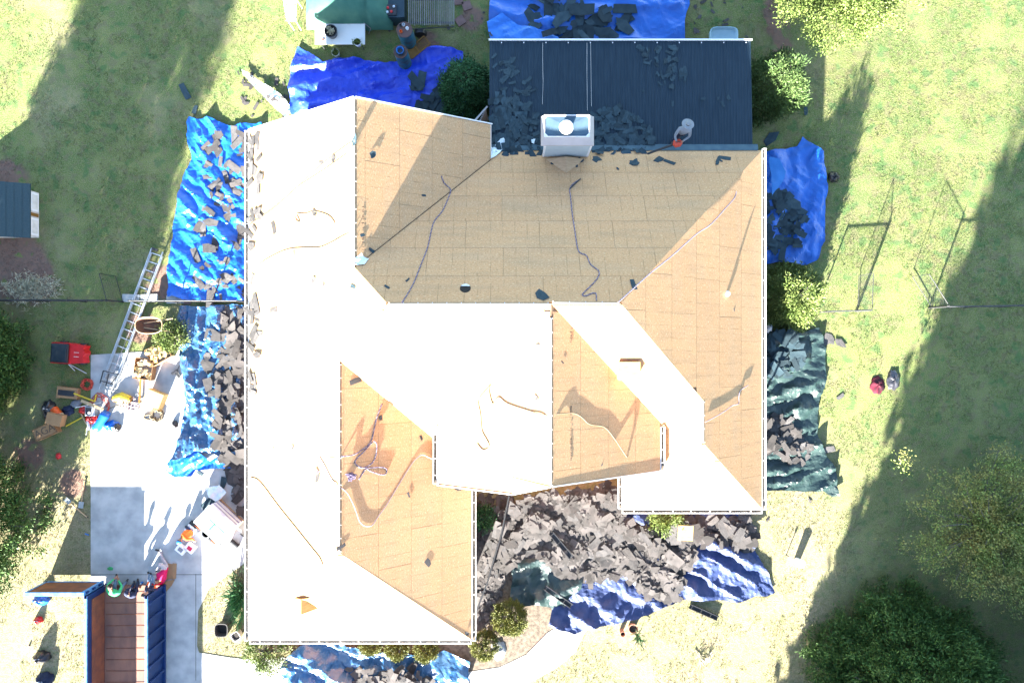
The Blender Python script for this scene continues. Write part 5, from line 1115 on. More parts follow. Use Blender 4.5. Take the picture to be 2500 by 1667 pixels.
# pale bin and pot
def bin_(px, py, r, h, label, mat, name, rz=0):
    o = thing(name, px, py, label, name.split('_')[-1], 0, rz); v = []
    for s_, z in ((.8, 0), (1, h), (.9, h), (.72, .05)): v += [(x * s_ * r, y * s_ * r, z) for x, y in [(math.copysign(abs(math.cos(a)) ** .5, math.cos(a)), math.copysign(abs(math.sin(a)) ** .5, math.sin(a))) for a in [k * 6.283 / 24 for k in range(24)]]]
    f = [(q * 24 + k, q * 24 + (k + 1) % 24, (q + 1) * 24 + (k + 1) % 24, (q + 1) * 24 + k) for q in range(3) for k in range(24)]
    ob('shell', mesh('shell', v, f, mat), o); MB().add([(x * .8 * r, y * .8 * r, .3) for x, y in [(math.cos(a), math.sin(a)) for a in [k * 6.283 / 20 for k in range(20)]]], [tuple(range(20))]).build('contents', 'dark', o); return o
bin_(553, 1525, .27, .55, 'open grey bin on the little lawn beside the south west corner', 'c_bin', 'square_bin'); bin_(583, 1545, .18, .35, 'small square planter pot right of the grey bin', 'offwhite', 'planter_pot', .6)
# bed frame, shingle pallet
def pallet():
    C_ = P(547, 1266, 0); o = empty('shingle_pallet', C_, 'white wrapped pallet of new shingle bundles against the west wall', 'pallet', None, R(-43))
    MB().box(-.66, -.52, 0, .66, .52, .10).build('wooden_base', 'yellowwood', o)
    for k in range(8):
        for s_ in (0, 1):
            MB().box(-.64, -.5 + s_ * .5 + .01, .11 + k * .085, .64, s_ * .5 - .01, .19 + k * .085, rotT(0, (random.uniform(-.02, .02), random.uniform(-.01, .01), 0))).build('shingle_bundle', 'wrap' if k % 3 else 'purple', o)
    W_ = MB().box(-.70, -.54, .80, .66, .40, .815).build('wrap_sheet', 'wrap', o); MB().box(-.3, -.05, .816, .5, .0, .82).build('tape', 'greenpl', W_)
    MB().box(-.06, -.34, .816, .02, -.04, .82).build('tape', 'greenpl', W_); text('MASTER', .13, 'redprint', W_, rotT(0, (.38, .30, .818)))
    for y in (.40, .44, .48): MB().box(-.66, y, .80, .66, y + .02, .818).build('bundle_edge', 'purple', o)
pallet()
for i, (px, py, lb) in enumerate(((477, 1279, 'dark roll of felt at the upper left end of the row by the pallet'), (493, 1282, 'orange edged roll of felt second in the row'), (520, 1316, 'dark roll of felt third in the row by the pallet'), (533, 1318, 'orange edged roll of felt last in the row'), (575, 1325, 'dark roll of felt lying beside the west gutter'))):
    o = empty('felt_roll', P(px, py, 0), lb, 'roll', 'rolls of felt beside the pallet', R(-38)); MB().lathe([(.09, -.2), (.09, .2)], (0, 0, .1), 16, Matrix.Rotation(R(90), 4, 'Y')).build('roll', 'blacksteel', o); MB().box(-.2, -.1, .185, .2, -.085, .195).build('wrapper_edge', 'orange' if i in (1, 3) else 'wrap', o)
for i, (px, py, lb) in enumerate(((470, 1290, 'white box with a blue picture between the rolls and the orange shirted person'), (505, 1300, 'white box in the middle of the felt rolls'), (468, 1335, 'open white box with pink print on the concrete'), (446, 1338, 'small open white carton left of the pink one'))):
    o = empty('white_carton', P(px, py, 0), lb, 'box', None, R(-38)); MB().box(-.2, -.15, 0, .2, .15, .2).build('carton', 'white', o); MB().box(-.1, -.08, .2, .1, .08, .204).build('print', ('bluepl', 'c_grey', 'redprint', 'c_grey')[i], o)
bucket(522, 1290, .17, .35, 0, 'grey bucket standing on top between the pallet and the rolls', 'c_grey', False, 'offwhite').location.z = .4
# ------------------------------------------------------------ north side things
def covered_trailer():
    o = thing('covered_trailer', 860, -20, 'green canvas covered trailer at the top edge', 'trailer'); L = o.location
    xs = np.linspace(-1.75, 1.75, 26); ys = np.linspace(-1.75, 1.6, 22); v = []
    for y in ys:
        for x in xs:
            e = max(0, 1 - max(abs(x) / 1.75, abs(y) / 1.72) ** 7); z = .35 + 1.15 * e ** .6 * (1 - .14 * abs(x + .3)) + .08 * float(fbm(np.array([x * 2.0]), np.array([y * 2.0]), 5)[0]) - .16 * (1 if abs(x - .75) < .1 else 0); v.append((x, y, z))
    n = len(xs); ob('canvas', mesh('canvas', v, [(j * n + i, j * n + i + 1, (j + 1) * n + i + 1, (j + 1) * n + i) for j in range(len(ys) - 1) for i in range(n - 1)], 'canvas', smooth=True), o)
    MB().box(-1.5, -1.3, .3, 1.5, 1.4, .4).build('bed', 'greywood', o); MB().tube([(.55, -1.6, .9), (.85, -1.72, .45), (.7, -1.78, .1)], .012, 5).build('tie_rope', 'ropewhite', o)
    for x in (-.9, .9): MB().lathe([(.3, -.09), (.3, .09), (.1, .09)], (0, 0, 0), 20, rotT(0, (x, -1.35, .3), R(90))).build('wheel', 'chrome', o)
covered_trailer()
def slat_trailer():
    o = thing('slatted_trailer', 1060, 0, 'grey slatted wooden deck trailer at the top edge', 'trailer'); z = .75; x0 = P(998, 0, z).x - o.location.x; x1 = P(1108, 0, z).x - o.location.x; y1 = P(0, -60, z).y - o.location.y; y0 = P(0, 60, z).y - o.location.y - .0
    n = 24
    for k in range(n):
        x = x0 + (x1 - x0) * k / (n - 1); MB().box(x - .018, y0 - random.uniform(0, .06) + .004 * k * 0, z - .02, x + .018, y1, z).build('slat', 'greywood', o)
    for y in (y0 + .06, (y0 + y1) / 2, y1 - .1): MB().box(x0, y, z - .07, x1, y + .06, z - .022).build('frame', 'blacksteel', o)
    for x in (x0 + .4,): MB().lathe([(.25, -.08), (.25, .08), (.08, .08)], (0, 0, 0), 18, rotT(0, (x, y0 - .12, .25), R(90))).build('wheel', 'chrome', o)
    MB().bar((x0, y0 - .08, .5), (x1, y0 + .02, .5), .03).build('side_bar', 'galv', o)
slat_trailer()
o = thing('black_equipment', 970, 20, 'dark flat topped machine with a control panel between the two trailers', 'machine'); MB().box(-.42, -.78, .1, .42, 1.4, .85).build('housing', pm('dark_blue_steel', (.016, .035, .05), (.022, .045, .06), 4, .5), o, bevel=.02); MB().box(-.32, -.72, .85, .12, -.3, .92).build('control_panel', 'chrome', o)
for x, y, c_ in ((-.22, -.45, 'red'), (.02, -.4, 'alu'), (-.08, -.6, 'red'), (-.24, -.62, 'alu')): MB().lathe([(.05, .92), (.05, .96), (.02, .97)], (x, y, 0), 12).build('knob', c_, o)
MB().bar((-.28, -.3, .88), (-.28, 1.3, .88), .03).build('guide_rail', 'blacksteel', o)
def tank(px, py, r_, h_, label, lean=(0, 0)):
    o = thing('steel_drum', px, py, label, 'drum'); MB().lathe([(r_, 0), (r_ * 1.02, h_ * .3), (r_, h_ * .34), (r_ * 1.02, h_ * .65), (r_, h_ * .68), (r_, h_)], (0, 0, 0), 28).build('shell', 'tank', o); MB().lathe([(r_, h_), (r_, h_ + .02), (r_ * .93, h_ + .02), (r_ * .93, h_ + .004), (0, h_ + .004)], (0, 0, 0), 28).build('lid', 'tanktop', o); return o
o = tank(1000, 110, .31, 1.35, 'larger rusty blue drum with cups on its lid')
for x, y, c_ in ((-.14, .14, 'galv'), (-.02, .16, 'alu'), (-.12, -.1, 'orange'), (.12, .02, 'white')): q = P(1000, 110) ; e_ = empty('cup', (q.x + x, q.y + y, 1.37), {'orange': 'orange cap standing on the larger drum', 'white': 'white cap standing on the larger drum', 'alu': 'bright metal cup at the back of the larger drum lid'}.get(c_, 'dull greenish cup at the left of the larger drum lid'), 'cup'); MB().lathe([(.05, 0), (.06, .1), (.045, .1), (.04, .02)], (0, 0, 0), 14).build('cup_body', c_, e_)
o = tank(990, 158, .27, 1.25, 'smaller rusty blue drum on the royal tarp'); e_ = empty('blue_pail', (P(990, 158).x, P(990, 158).y, 1.27), 'blue pail standing on the smaller drum', 'pail'); MB().lathe([(.12, 0), (.15, .14), (.13, .14), (.1, .02)], (0, 0, 0), 18).build('pail_body', 'bluepl', e_); MB().lathe([(.19, 0), (.2, .03), (.16, .03)], (0, 0, 0), 18).build('ring', 'chrome', e_)
def table():
    o = thing('white_table', 841, 103, 'white folding table stained with rust among the yard clutter', 'table'); z = .74
    a = MB().box(-1.0, -.42, z - .05, 1.0, .42, z).build('table_top', pm('stained_white', (.62, .62, .60), (.50, .42, .34), 2.2, .5, lo=.5, hi=.75, detail=8), o, bevel=.03)
    for x in (-.8, .8):
        for y in (-.32, .32): MB().tube([(x, y, z - .05), (x, y, 0)], .02, 8).build('leg', 'galv', o)
table()
def pot(px, py, r_, h_, z, label, mat, plantm=None, name='plant_pot'):
    o = thing(name, px, py, label, 'pot', z); MB().lathe([(r_ * .75, 0), (r_, h_), (r_ * .88, h_), (r_ * .68, .03)], (0, 0, 0), 22).build('shell', mat, o); MB().add([(r_ * .8 * math.cos(k * .314), r_ * .8 * math.sin(k * .314), h_ * .7) for k in range(20)], [tuple(range(20))]).build('soil', 'dark', o)
    if plantm: C_ = [(random.gauss(0, r_ * .3), random.gauss(0, r_ * .3), h_ * .9) for _ in range(16)]; ob('foliage', leaves_mesh('foliage', C_, [(0, 0, 1)] * 16, 12, .03, .1, .05, plantm, .8), o)
    return o
pot(875, 108, .16, .22, .745, 'white rimmed pot with a green plant on the stained table', 'white', 'leaf_bright')
pot(812, 84, .26, .3, .745, 'large dark bowl holding dry stems on the sunny table end', 'chrome', 'straw'); pot(823, 135, .16, .28, 0, 'white rimmed pot half under the table edge', 'offwhite', 'leaf_bright')
e_ = thing('jar_lid', 789, 97, 'round brown jar lid at the left end of the stained table', 'lid', .745); MB().lathe([(.06, 0), (.06, .02), (0, .02)], (0, 0, 0), 16).build('disc', 'tanktop', e_)
o = thing('wicker_chair_back', 1022, 122, 'brown resin lattice panel leaning by the drums', 'panel', .1, R(38)); v = []
MB().box(-.46, -.2, .18, -.08, .2, .2).build('solid_panel', 'tanpl', o)
for s_ in (-.2, .2): MB().bar((-.48, s_, .2), (.48, s_, .24), .045, .05).build('frame', 'tanpl', o)
for x in (-.48, -.06, .48): MB().bar((x, -.2, .22), (x, .2, .22), .045, .05).build('frame', 'tanpl', o)
m = MB()
for k in range(9): m.bar((-.06 + k * .06, -.2, .2), (.02 + k * .055, .2, .2), .012); m.bar((-.0 + k * .055, -.2, .205), (-.08 + k * .06, .2, .205), .012)
m.build('lattice', 'tanpl', o)
for i, (px, py, a, lb) in enumerate(((1124, 52, .6, 'reddish square paver lying right of the slatted trailer'), (1120, 2, .1, 'reddish paver at the top edge by the trailer corner'), (1140, 15, .3, 'small reddish paver half sunk in the grass'))):
    p = P(px, py); tag(MB().box(-.18, -.18, 0, .18, .18, .05, rotT(a)).build('paver', 'paver', None, p), lb, 'paver')
for i, (px, py, w_, lb) in enumerate(((320, 728, .7, 'grey stepping stone under the ladder by the fence'), (365, 728, .7, 'grey stepping stone right of the ladder by the fence'), (428, 731, .7, 'grey stepping stone below the corner of the west tarp'), (458, 733, .3, 'small reddish stone beside the grey stepping stones'))):
    tag(MB().box(-w_ / 2, -.16, 0, w_ / 2, .16, .04, rotT(random.uniform(-.05, .05))).build('stepping_stone', 'paver' if i == 3 else 'concrete', None, P(px, py)), lb, 'stone')
def wire_cart():
    o = thing('wire_cart', 730, 50, 'white wire basket cart standing on bright grass at the top', 'cart')
    m = MB(); z1, z0 = .95, .45
    for k in range(9): t = k / 8; m.bar((-.35 + .55 * t, .45, z1), (-.2 + .35 * t, -.45, z1 - .1), .01); m.bar((-.35 + .6 * t * .2, .45 - .9 * t, z1), (.2 - .1 * t, .45 - .9 * t, z1), .01)
    m.build('basket', 'white', o)
    for x, y in ((-.3, .4), (.18, .4), (-.2, -.4), (.12, -.4)): MB().tube([(x, y, z1), (x * .9, y * 1.1, .08)], .012, 6).build('leg', 'white', o)
    text('FIESTA', .16, 'blacksteel', o, rotT(0, (-.05, .38, z1 + .02))) if False else None
wire_cart()
# white moulded tray beyond the black roof
o = thing('wading_pool', 1764, 92, 'pale blue moulded tray showing beyond the black roof edge', 'tray'); n = 24; ring = [(.56 * math.copysign(abs(math.cos(a)) ** .5, math.cos(a)), .34 * math.copysign(abs(math.sin(a)) ** .5, math.sin(a))) for a in [k * 6.283 / n for k in range(n)]]
v = []
for s_, z in ((1.0, 0), (1.03, .22), (.98, .22), (.86, .08), (.1, .05)): v += [(x * s_, y * s_, z) for x, y in ring]
ob('basin', mesh('basin', v, [(q * n + k, q * n + (k + 1) % n, (q + 1) * n + (k + 1) % n, (q + 1) * n + k) for q in range(4) for k in range(n)] + [tuple(range(4 * n, 5 * n))], pm('pale_blue_resin', (.30, .45, .52), (.35, .5, .56), 4, .5)), o)
# ------------------------------------------------------------ east and front things
sack(2035, 433, .24, .22, .22, 'chrome', 'crumpled black bin bag on the shaded grass right of the round blue tarp', seed=21); sack(2142, 940, .28, .34, .1, pm('maroon_cloth', (.085, .003, .016), (.018, .004, .008), 6, .8), 'crumpled dark red jacket on the lawn left of the black bag', 'jacket', 'jacket', seed=22); sack(2180, 928, .26, .42, .14, pm('grey_sheen', (.016, .016, .02), (.04, .04, .05), 5, .3, spec=.7), 'shiny dark grey bag lying right of the red jacket', seed=23)
sack(1874, 800, .16, .18, .3, 'white', 'small white bag under the east gutter beside the green tarp', seed=24, z=.3)
o = thing('white_bucket', 1945, 1368, 'white bucket standing on the bright front lawn near the heap', 'bucket'); MB().lathe([(.13, 0), (.16, .42), (.14, .42), (.11, .1)], (0, 0, 0), 18).build('shell', 'white', o); MB().lathe([(.17, .39), (.17, .43), (.14, .43)], (0, 0, 0), 18).build('rim', 'white', o)
o = thing('garden_stake', 1920, 1354, 'thin white lamp stake left of the tall white bucket', 'stake'); MB().tube([(0, 0, 0), (0, 0, .38)], .02, 8).build('rod', 'galv', o); MB().lathe([(.03, .33), (.05, .38), (.03, .42)], (0, 0, 0), 12).build('top', 'white', o)
def trough(a, b_, label, z=.06):
    A, B = P(*a, z), P(*b_, z); o = empty('black_gutter', A, label, 'gutter'); d = B - A; s_ = Vector((-d.y, d.x, 0)).normalized(); m = MB(); m.bar((0, 0, 0), d, .16, .02); m.bar(s_ * .09 + Vector((0, 0, .05)), d + s_ * .09 + Vector((0, 0, .05)), .03, .12); m.bar(-s_ * .09 + Vector((0, 0, .05)), d - s_ * .09 + Vector((0, 0, .05)), .02, .1); m.build('channel', 'blacksteel', o)
    m = MB(); 
    for k in range(0, 9, 3): m.bar(d * (k + .5) / 9 - s_ * .08 + Vector((0, 0, .1)), d * (k + .5) / 9 + s_ * .08 + Vector((0, 0, .1)), .012, .012)
    m.build('clip', 'galv', o)
trough((1684, 1478), (1752, 1508), 'short black gutter section lying on the dry front lawn'); trough((1330, 1432), (1395, 1478), 'black gutter section across the folded green tarp', .4); trough((1345, 1300), (1395, 1360), 'black gutter section buried in the front heap', .55)
pot(1517, 1538, .11, .4, 0, 'small empty terracotta pot below the navy tarp', 'terracotta'); pot(1543, 1528, .2, .3, 0, 'larger terracotta pot below the navy tarp', 'terracotta')
plank((1655, 1300), (1692, 1302), .6, 'square plywood offcut on the east part of the front heap', 'plywood', .75, .02, 'board', 'plywood_offcut')
o = sack(1217, 1585, .3, .42, .12, 'concrete', 'flat pale stone beside the clipped bushes', 'flat_stone', 'stone', seed=27)
def branch(px, py, a, label):
    o = thing('fallen_branch', px, py, label, 'branch', 0, a); MB().tube([(-.3, 0, .03), (.2, .05, .05)], .02, 5).build('stem', 'bark', o); ob('needles', leaves_mesh('needles', [(-.1 + .1 * k, .02, .05) for k in range(4)], [(1, .3, .3)] * 4, 10, .04, .22, .03, 'straw', .5), o)
branch(1705, 1600, -1.1, 'dry pine branch on the front lawn, left of a pair'); branch(1728, 1610, 1.1, 'dry pine branch on the front lawn, right of a pair')
tag(MB().tube([P(1870, 822, .05), P(1866, 800, .05)], .03, 6).build('white_pipe_end', 'white'), 'white pipe end under the east gutter', 'pipe')
tag(MB().tube([P(1243, 1210, .7), P(1225, 1300, .72), P(1190, 1420, .72), P(1160, 1500, .7)], .035, 8).build('dark_pole', 'blacksteel'), 'long dark pole lying down the shaded rubbish between the wings', 'pole')
sack(270, 1387, .12, .08, .05, 'greenpl', 'crumpled green bag on the shaded concrete north of the dumpster', seed=31, name='crumpled_bag'); o = thing('drink_can', 348, 1421, 'blue and white can standing beside the seated people', 'can'); MB().lathe([(.05, 0), (.05, .14), (.03, .16)], (0, 0, 0), 14).build('body', 'bluepl', o); MB().lathe([(.035, .16), (.0, .165)], (0, 0, 0), 14).build('top', 'white', o)
o = thing('flattened_cardboard', 402, 1412, 'flattened tan cardboard on the concrete under the pink shirted person', 'cardboard', .022); L = o.location
for nm, pp_, z in (('sheet', [(404, 1374), (422, 1376), (420, 1412), (400, 1416), (384, 1420), (398, 1400)], .0), ('flap', [(422, 1374), (432, 1375), (430, 1411), (420, 1413)], .02), ('flap', [(384, 1422), (428, 1413), (420, 1428), (403, 1447), (372, 1433)], .03)):
    v, f = prism([tuple((P(x, y, .02) - L)[:2]) for x, y in pp_], z, z + .012); ob(nm, mesh(nm, v, f, 'cardboard'), o)

# ------------------------------------------------------------ people
def person(J, cloth, label, loc, hat=None, hair='hair', sc=1.0, sit=None):
    """J: joints in world metres. keys head,neck,chest,pelvis,sl,el,wl,sr,er,wr,hl,kl,al,tl,hr,kr,ar,tr"""
    root = empty('person', loc, label, 'person'); L = Vector(loc)
    rad = dict(head=.085, neck=.055, chest=.155, pelvis=.14, sl=.075, el=.05, wl=.034, sr=.075, er=.05, wr=.034, hl=.10, kl=.066, al=.045, tl=.035, hr=.10, kr=.066, ar=.045, tr=.035, waist=.13)
    J = {k: Vector(v) - L for k, v in J.items()}; J['waist'] = (J['chest'] + J['pelvis']) / 2
    E = [('pelvis', 'waist'), ('waist', 'chest'), ('chest', 'neck'), ('neck', 'head')]
    for s_ in 'lr': E += [('chest', 's' + s_), ('s' + s_, 'e' + s_), ('e' + s_, 'w' + s_), ('pelvis', 'h' + s_), ('h' + s_, 'k' + s_), ('k' + s_, 'a' + s_), ('a' + s_, 't' + s_)]
    keys = list(J); bm = bmesh.new(); lay = bm.verts.layers.skin.verify(); vs = {}
    for k in keys: vs[k] = bm.verts.new(J[k]); vs[k][lay].radius = (rad[k], rad[k]); vs[k][lay].use_root = (k == 'pelvis')
    for a, b_ in E: bm.edges.new((vs[a], vs[b_]))
    me = bpy.data.meshes.new('body'); bm.to_mesh(me); bm.free(); t = bpy.data.objects.new('body', me); COL.objects.link(t)
    m = t.modifiers.new('s', 'SKIN'); m.use_smooth_shade = True; m = t.modifiers.new('u', 'SUBSURF'); m.levels = 2; m.render_levels = 2
    bpy.context.view_layer.update(); body = bpy.data.meshes.new_from_object(t.evaluated_get(bpy.context.evaluated_depsgraph_get())); bpy.data.objects.remove(t)
    bm = bmesh.new(); bm.from_mesh(body)
    hd = J['head']; up = (J['head'] - J['neck']).normalized(); fwd = cloth.get('face', Vector((0, 1, 0))); fwd = (Vector(fwd) - up * up.dot(Vector(fwd))).normalized(); side = up.cross(fwd)
    B = Matrix((side, fwd, up)).transposed().to_4x4(); B.translation = hd + up * .05
    r_ = bmesh.ops.create_uvsphere(bm, u_segments=16, v_segments=12, radius=1, matrix=B @ Matrix.Diagonal((.078, .098, .118, 1)))
    bmesh.ops.create_uvsphere(bm, u_segments=6, v_segments=5, radius=1, matrix=B @ Matrix.Translation((0, .10, -.01)) @ Matrix.Diagonal((.014, .024, .022, 1)))
    for s_ in (-1, 1): bmesh.ops.create_uvsphere(bm, u_segments=6, v_segments=5, radius=1, matrix=B @ Matrix.Translation((.08 * s_, 0, -.01)) @ Matrix.Diagonal((.012, .02, .032, 1))); bmesh.ops.create_uvsphere(bm, u_segments=6, v_segments=5, radius=1, matrix=B @ Matrix.Translation((.03 * s_, .09, .01)) @ Matrix.Diagonal((.012, .010, .008, 1)))
    bmesh.ops.create_uvsphere(bm, u_segments=6, v_segments=5, radius=1, matrix=B @ Matrix.Translation((0, .092, -.05)) @ Matrix.Diagonal((.025, .010, .007, 1)))
    bm.to_mesh(body); bm.free()
    # hands: palm and five bent fingers
    H = MB()
    for s_ in 'lr':
        w_ = J['w' + s_]; d = (w_ - J['e' + s_]).normalized(); sd_ = d.cross(Vector((0, 0, 1))); sd_ = sd_.normalized() if sd_.length > .1 else Vector((1, 0, 0)); nn_ = sd_.cross(d); 
        H.bar(w_ - d * .01, w_ + d * .09, .075, .03, nn_)
        for i, ln in enumerate((.065, .078, .072, .058)):
            q = w_ + d * .085 + sd_ * (i - 1.5) * .02; H.tube([q, q + d * ln * .5 - nn_ * .008, q + d * ln - nn_ * .03], [.0095, .009, .007], 5)
        q = w_ + d * .02 + sd_ * .038; H.tube([q, q + d * .03 + sd_ * .025, q + d * .065 + sd_ * .028 - nn_ * .01], [.012, .010, .008], 5)
    nb = len(body.vertices); hm = mesh('h', H.v, H.f, 'skin'); bm = bmesh.new(); bm.from_mesh(body); nb_f = len(bm.faces); bm.from_mesh(hm); bm.to_mesh(body); bm.free()
    body.materials.clear(); mats = [cloth['shirt'], cloth['pants'], 'skin', 'shoe', cloth.get('sleeve', cloth['shirt'])]
    for mm in mats: body.materials.append(M[mm])
    seg = {('pelvis', 'waist'): 0, ('waist', 'chest'): 0, ('chest', 'neck'): 0, ('neck', 'head'): 2}
    for s_ in 'lr': seg.update({('chest', 's' + s_): 0, ('s' + s_, 'e' + s_): 0, ('e' + s_, 'w' + s_): 4 if cloth.get('long', True) else 2, ('pelvis', 'h' + s_): 1, ('h' + s_, 'k' + s_): 1, ('k' + s_, 'a' + s_): 1, ('a' + s_, 't' + s_): 3})
    mi = []
    for i, pg in enumerate(body.polygons):
        if i >= nb_f: mi.append(2); continue
        c_ = pg.center
        if (c_ - B.translation).length < .135: mi.append(2); continue
        best = (9, 0)
        for (a, b_), m_ in seg.items():
            A_, D_ = J[a], J[b_] - J[a]; t_ = max(0, min(1, (c_ - A_).dot(D_) / max(D_.length_squared, 1e-6))); ds = (c_ - A_ - D_ * t_).length / (rad[a] * (1 - t_) + rad[b_] * t_)
            if ds < best[0]: best = (ds, m_)
        mi.append(best[1])
    body.polygons.foreach_set('material_index', mi); body.polygons.foreach_set('use_smooth', [i < nb_f for i in range(len(body.polygons))]); body.name = 'body'
    ob('body', body, root)
    def cap(nm, mat, s_, z0, T=Matrix()):
        bm = bmesh.new(); bmesh.ops.create_uvsphere(bm, u_segments=20, v_segments=12, radius=1, matrix=Matrix.Diagonal((.088 * s_, .108 * s_, .126 * s_, 1)))
        bmesh.ops.bisect_plane(bm, geom=bm.verts[:] + bm.edges[:] + bm.faces[:], plane_co=(0, -.0, z0), plane_no=(0, .5, -1), clear_outer=True)
        bm.transform(B @ T); mm = bpy.data.meshes.new(nm); bm.to_mesh(mm); bm.free(); mm.materials.append(M[mat]); mm.polygons.foreach_set('use_smooth', [True] * len(mm.polygons)); return ob(nm, mm, root)
    if hair: cap('hair', hair, 1.0, .0)
    if hat:
        c_ = cap('hat', hat[0], 1.08, .03); 
        if hat[1] == 'brim': MB().lathe([(.08, .03), (.215, .015), (.215, .028), (.08, .045)], (0, 0, 0), 26, B).build('brim', hat[0], c_)
        else: MB().add([B @ Vector(q) for q in ((-.07, .08, .045), (.07, .08, .045), (.055, .185, .03), (-.055, .185, .03), (-.07, .08, .035), (.07, .08, .035), (.055, .185, .02), (-.055, .185, .02))], [(0, 1, 2, 3), (7, 6, 5, 4), (0, 4, 5, 1), (1, 5, 6, 2), (2, 6, 7, 3), (3, 7, 4, 0)]).build('brim', hat[0], c_)
    return root
def W3(px, py, z): return P(px, py, z)
# worker with the leaf blower on the low roof
f0 = Vector((6.02, 7.42, 3.0)); zb = low_z(0, 7.5)
person(dict(head=(6.04, 7.44, zb + 1.52), neck=(6.03, 7.40, zb + 1.40), chest=(6.0, 7.36, zb + 1.22), pelvis=(6.05, 7.42, zb + .88), sl=(5.82, 7.38, zb + 1.3), el=(5.72, 7.22, zb + 1.08), wl=(5.80, 7.02, zb + .98), sr=(6.2, 7.34, zb + 1.3), er=(6.24, 7.2, zb + 1.05), wr=(6.02, 7.05, zb + .98),
     hl=(5.96, 7.42, zb + .85), kl=(5.92, 7.32, zb + .48), al=(5.86, 7.36, zb + .08), tl=(5.84, 7.2, zb + .04), hr=(6.14, 7.42, zb + .85), kr=(6.16, 7.44, zb + .46), ar=(6.14, 7.56, zb + .08), tr=(6.13, 7.4, zb + .04)),
     dict(shirt='c_grey', pants='c_navy', face=(-.3, -1, 0)), 'person in a grey shirt and wide grey hat blowing debris on the black roof', (6.0, 7.4, zb), hat=('c_hat', 'brim'))
o = empty('leaf_blower', (5.85, 7.0, zb + .9), 'orange leaf blower with a long dark tube, held over the black roof', 'leaf blower'); MB().lathe([(.04, -.16), (.13, -.1), (.14, .08), (.06, .16)], (0, 0, 0), 16, rotT(R(15), (0, 0, 0), 0, R(90))).build('housing', 'orangered', o, smooth=True); MB().tube([(-.15, -.03, -.05), (-.45, -.1, -.25), (-.95, -.22, -.55)], [.045, .04, .04], 10).build('blower_tube', 'blacksteel', o); MB().tube([(.08, 0, .12), (0, 0, .2), (-.1, 0, .14)], .015, 6).build('handle', 'blacksteel', o)
# person in orange crouching at the felt rolls
g = P(450, 1316, 0)
person(dict(head=P(440, 1318, .95), neck=P(444, 1312, .93), chest=P(452, 1309, .88), pelvis=P(464, 1300, .55), sl=P(446, 1304, .93), el=P(452, 1296, .7), wl=P(462, 1293, .5), sr=P(456, 1316, .92), er=P(468, 1314, .72), wr=P(474, 1320, .5),
     hl=P(463, 1296, .52), kl=P(455, 1288, .5), al=P(459, 1286, .1), tl=P(451, 1285, .05), hr=P(467, 1303, .52), kr=P(463, 1306, .45), ar=P(471, 1302, .1), tr=P(464, 1306, .05)),
     dict(shirt='c_orange', pants='c_navy', face=(-1, -1, -.4)), 'person in an orange shirt and blue cap bending by the felt rolls', P(455, 1305, 0), hat=('bluepl', 'peak'))
# person in green sitting on the dumpster sill
person(dict(head=P(269, 1434, 1.02), neck=P(271, 1442, .95), chest=P(277, 1448, .76), pelvis=P(283, 1450, .38), sl=P(262, 1440, .82), el=P(264, 1426, .62), wl=P(279, 1412, .5), sr=P(291, 1446, .84), er=P(297, 1431, .62), wr=P(289, 1416, .5),
     hl=P(279, 1444, .36), kl=P(281, 1424, .5), al=P(284, 1408, .1), tl=P(284, 1400, .05), hr=P(290, 1446, .36), kr=P(298, 1432, .48), ar=P(308, 1420, .1), tr=P(313, 1412, .05)),
     dict(shirt='c_green', pants='c_jean', face=(.3, 1, -.3)), 'person in a bright green long sleeved shirt sitting at the dumpster mouth', P(280, 1445, .2), hat=None)
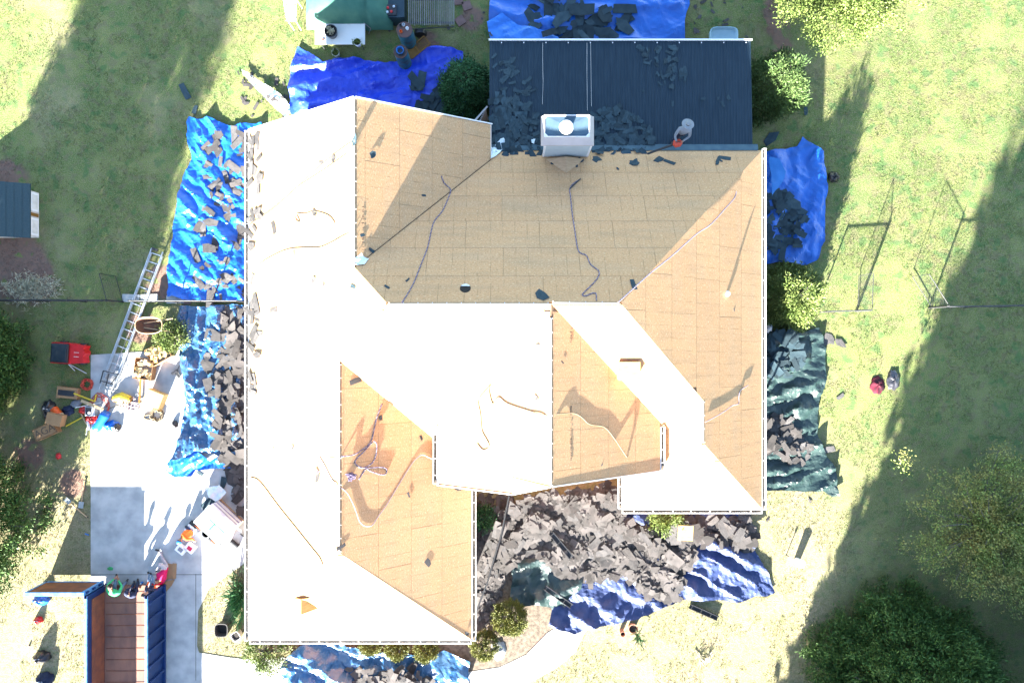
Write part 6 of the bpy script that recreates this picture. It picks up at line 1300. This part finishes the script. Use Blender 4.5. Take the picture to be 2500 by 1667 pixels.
# person in navy sitting in the middle
person(dict(head=P(311, 1449, 1.0), neck=P(314, 1452, .93), chest=P(319, 1455, .76), pelvis=P(326, 1450, .38), sl=P(308, 1450, .82), el=P(309, 1438, .6), wl=P(318, 1436, .5), sr=P(330, 1452, .84), er=P(333, 1442, .62), wr=P(324, 1436, .5),
     hl=P(322, 1445, .36), kl=P(322, 1432, .5), al=P(327, 1424, .1), tl=P(327, 1416, .05), hr=P(330, 1445, .36), kr=P(334, 1430, .5), ar=P(336, 1420, .1), tr=P(336, 1411, .05)),
     dict(shirt='c_navy', pants='c_navy', face=(-.1, 1, -.6)), 'person in dark navy clothes sitting between the green and dark haired people', P(322, 1450, .2), hat=('c_navy', 'peak'))
o = empty('white_cup', P(314, 1437, .5), 'white cup held by the person in navy', 'cup'); MB().lathe([(.04, 0), (.05, .11), (.042, .11), (.035, .01)], (0, 0, 0), 14).build('cup_body', 'white', o)
# dark haired person leaning on the rail
person(dict(head=P(355, 1450, 1.08), neck=P(361, 1446, 1.0), chest=P(366, 1442, .80), pelvis=P(372, 1436, .42), sl=P(356, 1440, .88), el=P(358, 1430, .68), wl=P(363, 1420, .5), sr=P(374, 1446, .88), er=P(380, 1438, .6), wr=P(374, 1424, .4),
     hl=P(368, 1430, .4), kl=P(364, 1414, .48), al=P(364, 1402, .1), tl=P(360, 1395, .05), hr=P(374, 1430, .4), kr=P(374, 1412, .46), ar=P(370, 1404, .1), tr=P(366, 1397, .05)),
     dict(shirt='c_navy', sleeve='c_orange', pants='c_jean', face=(-.2, 1, -.5)), 'bare headed person with dark hair and orange cuffs beside the dumpster rail', P(365, 1440, .2))
# person in pink lying on the cardboard
person(dict(head=P(382, 1421, .34), neck=P(389, 1415, .28), chest=P(396, 1405, .24), pelvis=P(406, 1388, .20), sl=P(386, 1402, .34), el=P(385, 1412, .34), wl=P(376, 1418, .2), sr=P(402, 1412, .16), er=P(396, 1424, .12), wr=P(386, 1426, .08),
     hl=P(402, 1384, .26), kl=P(388, 1376, .45), al=P(386, 1392, .22), tl=P(380, 1396, .10), hr=P(406, 1382, .14), kr=P(396, 1362, .12), ar=P(389, 1344, .08), tr=P(378, 1341, .10)),
     dict(shirt='c_pink', pants='c_pale', face=(-1, .3, .4)), 'person in a bright pink shirt and red cap lying on flattened cardboard', P(398, 1400, 0), hat=('c_redcap', 'peak'))
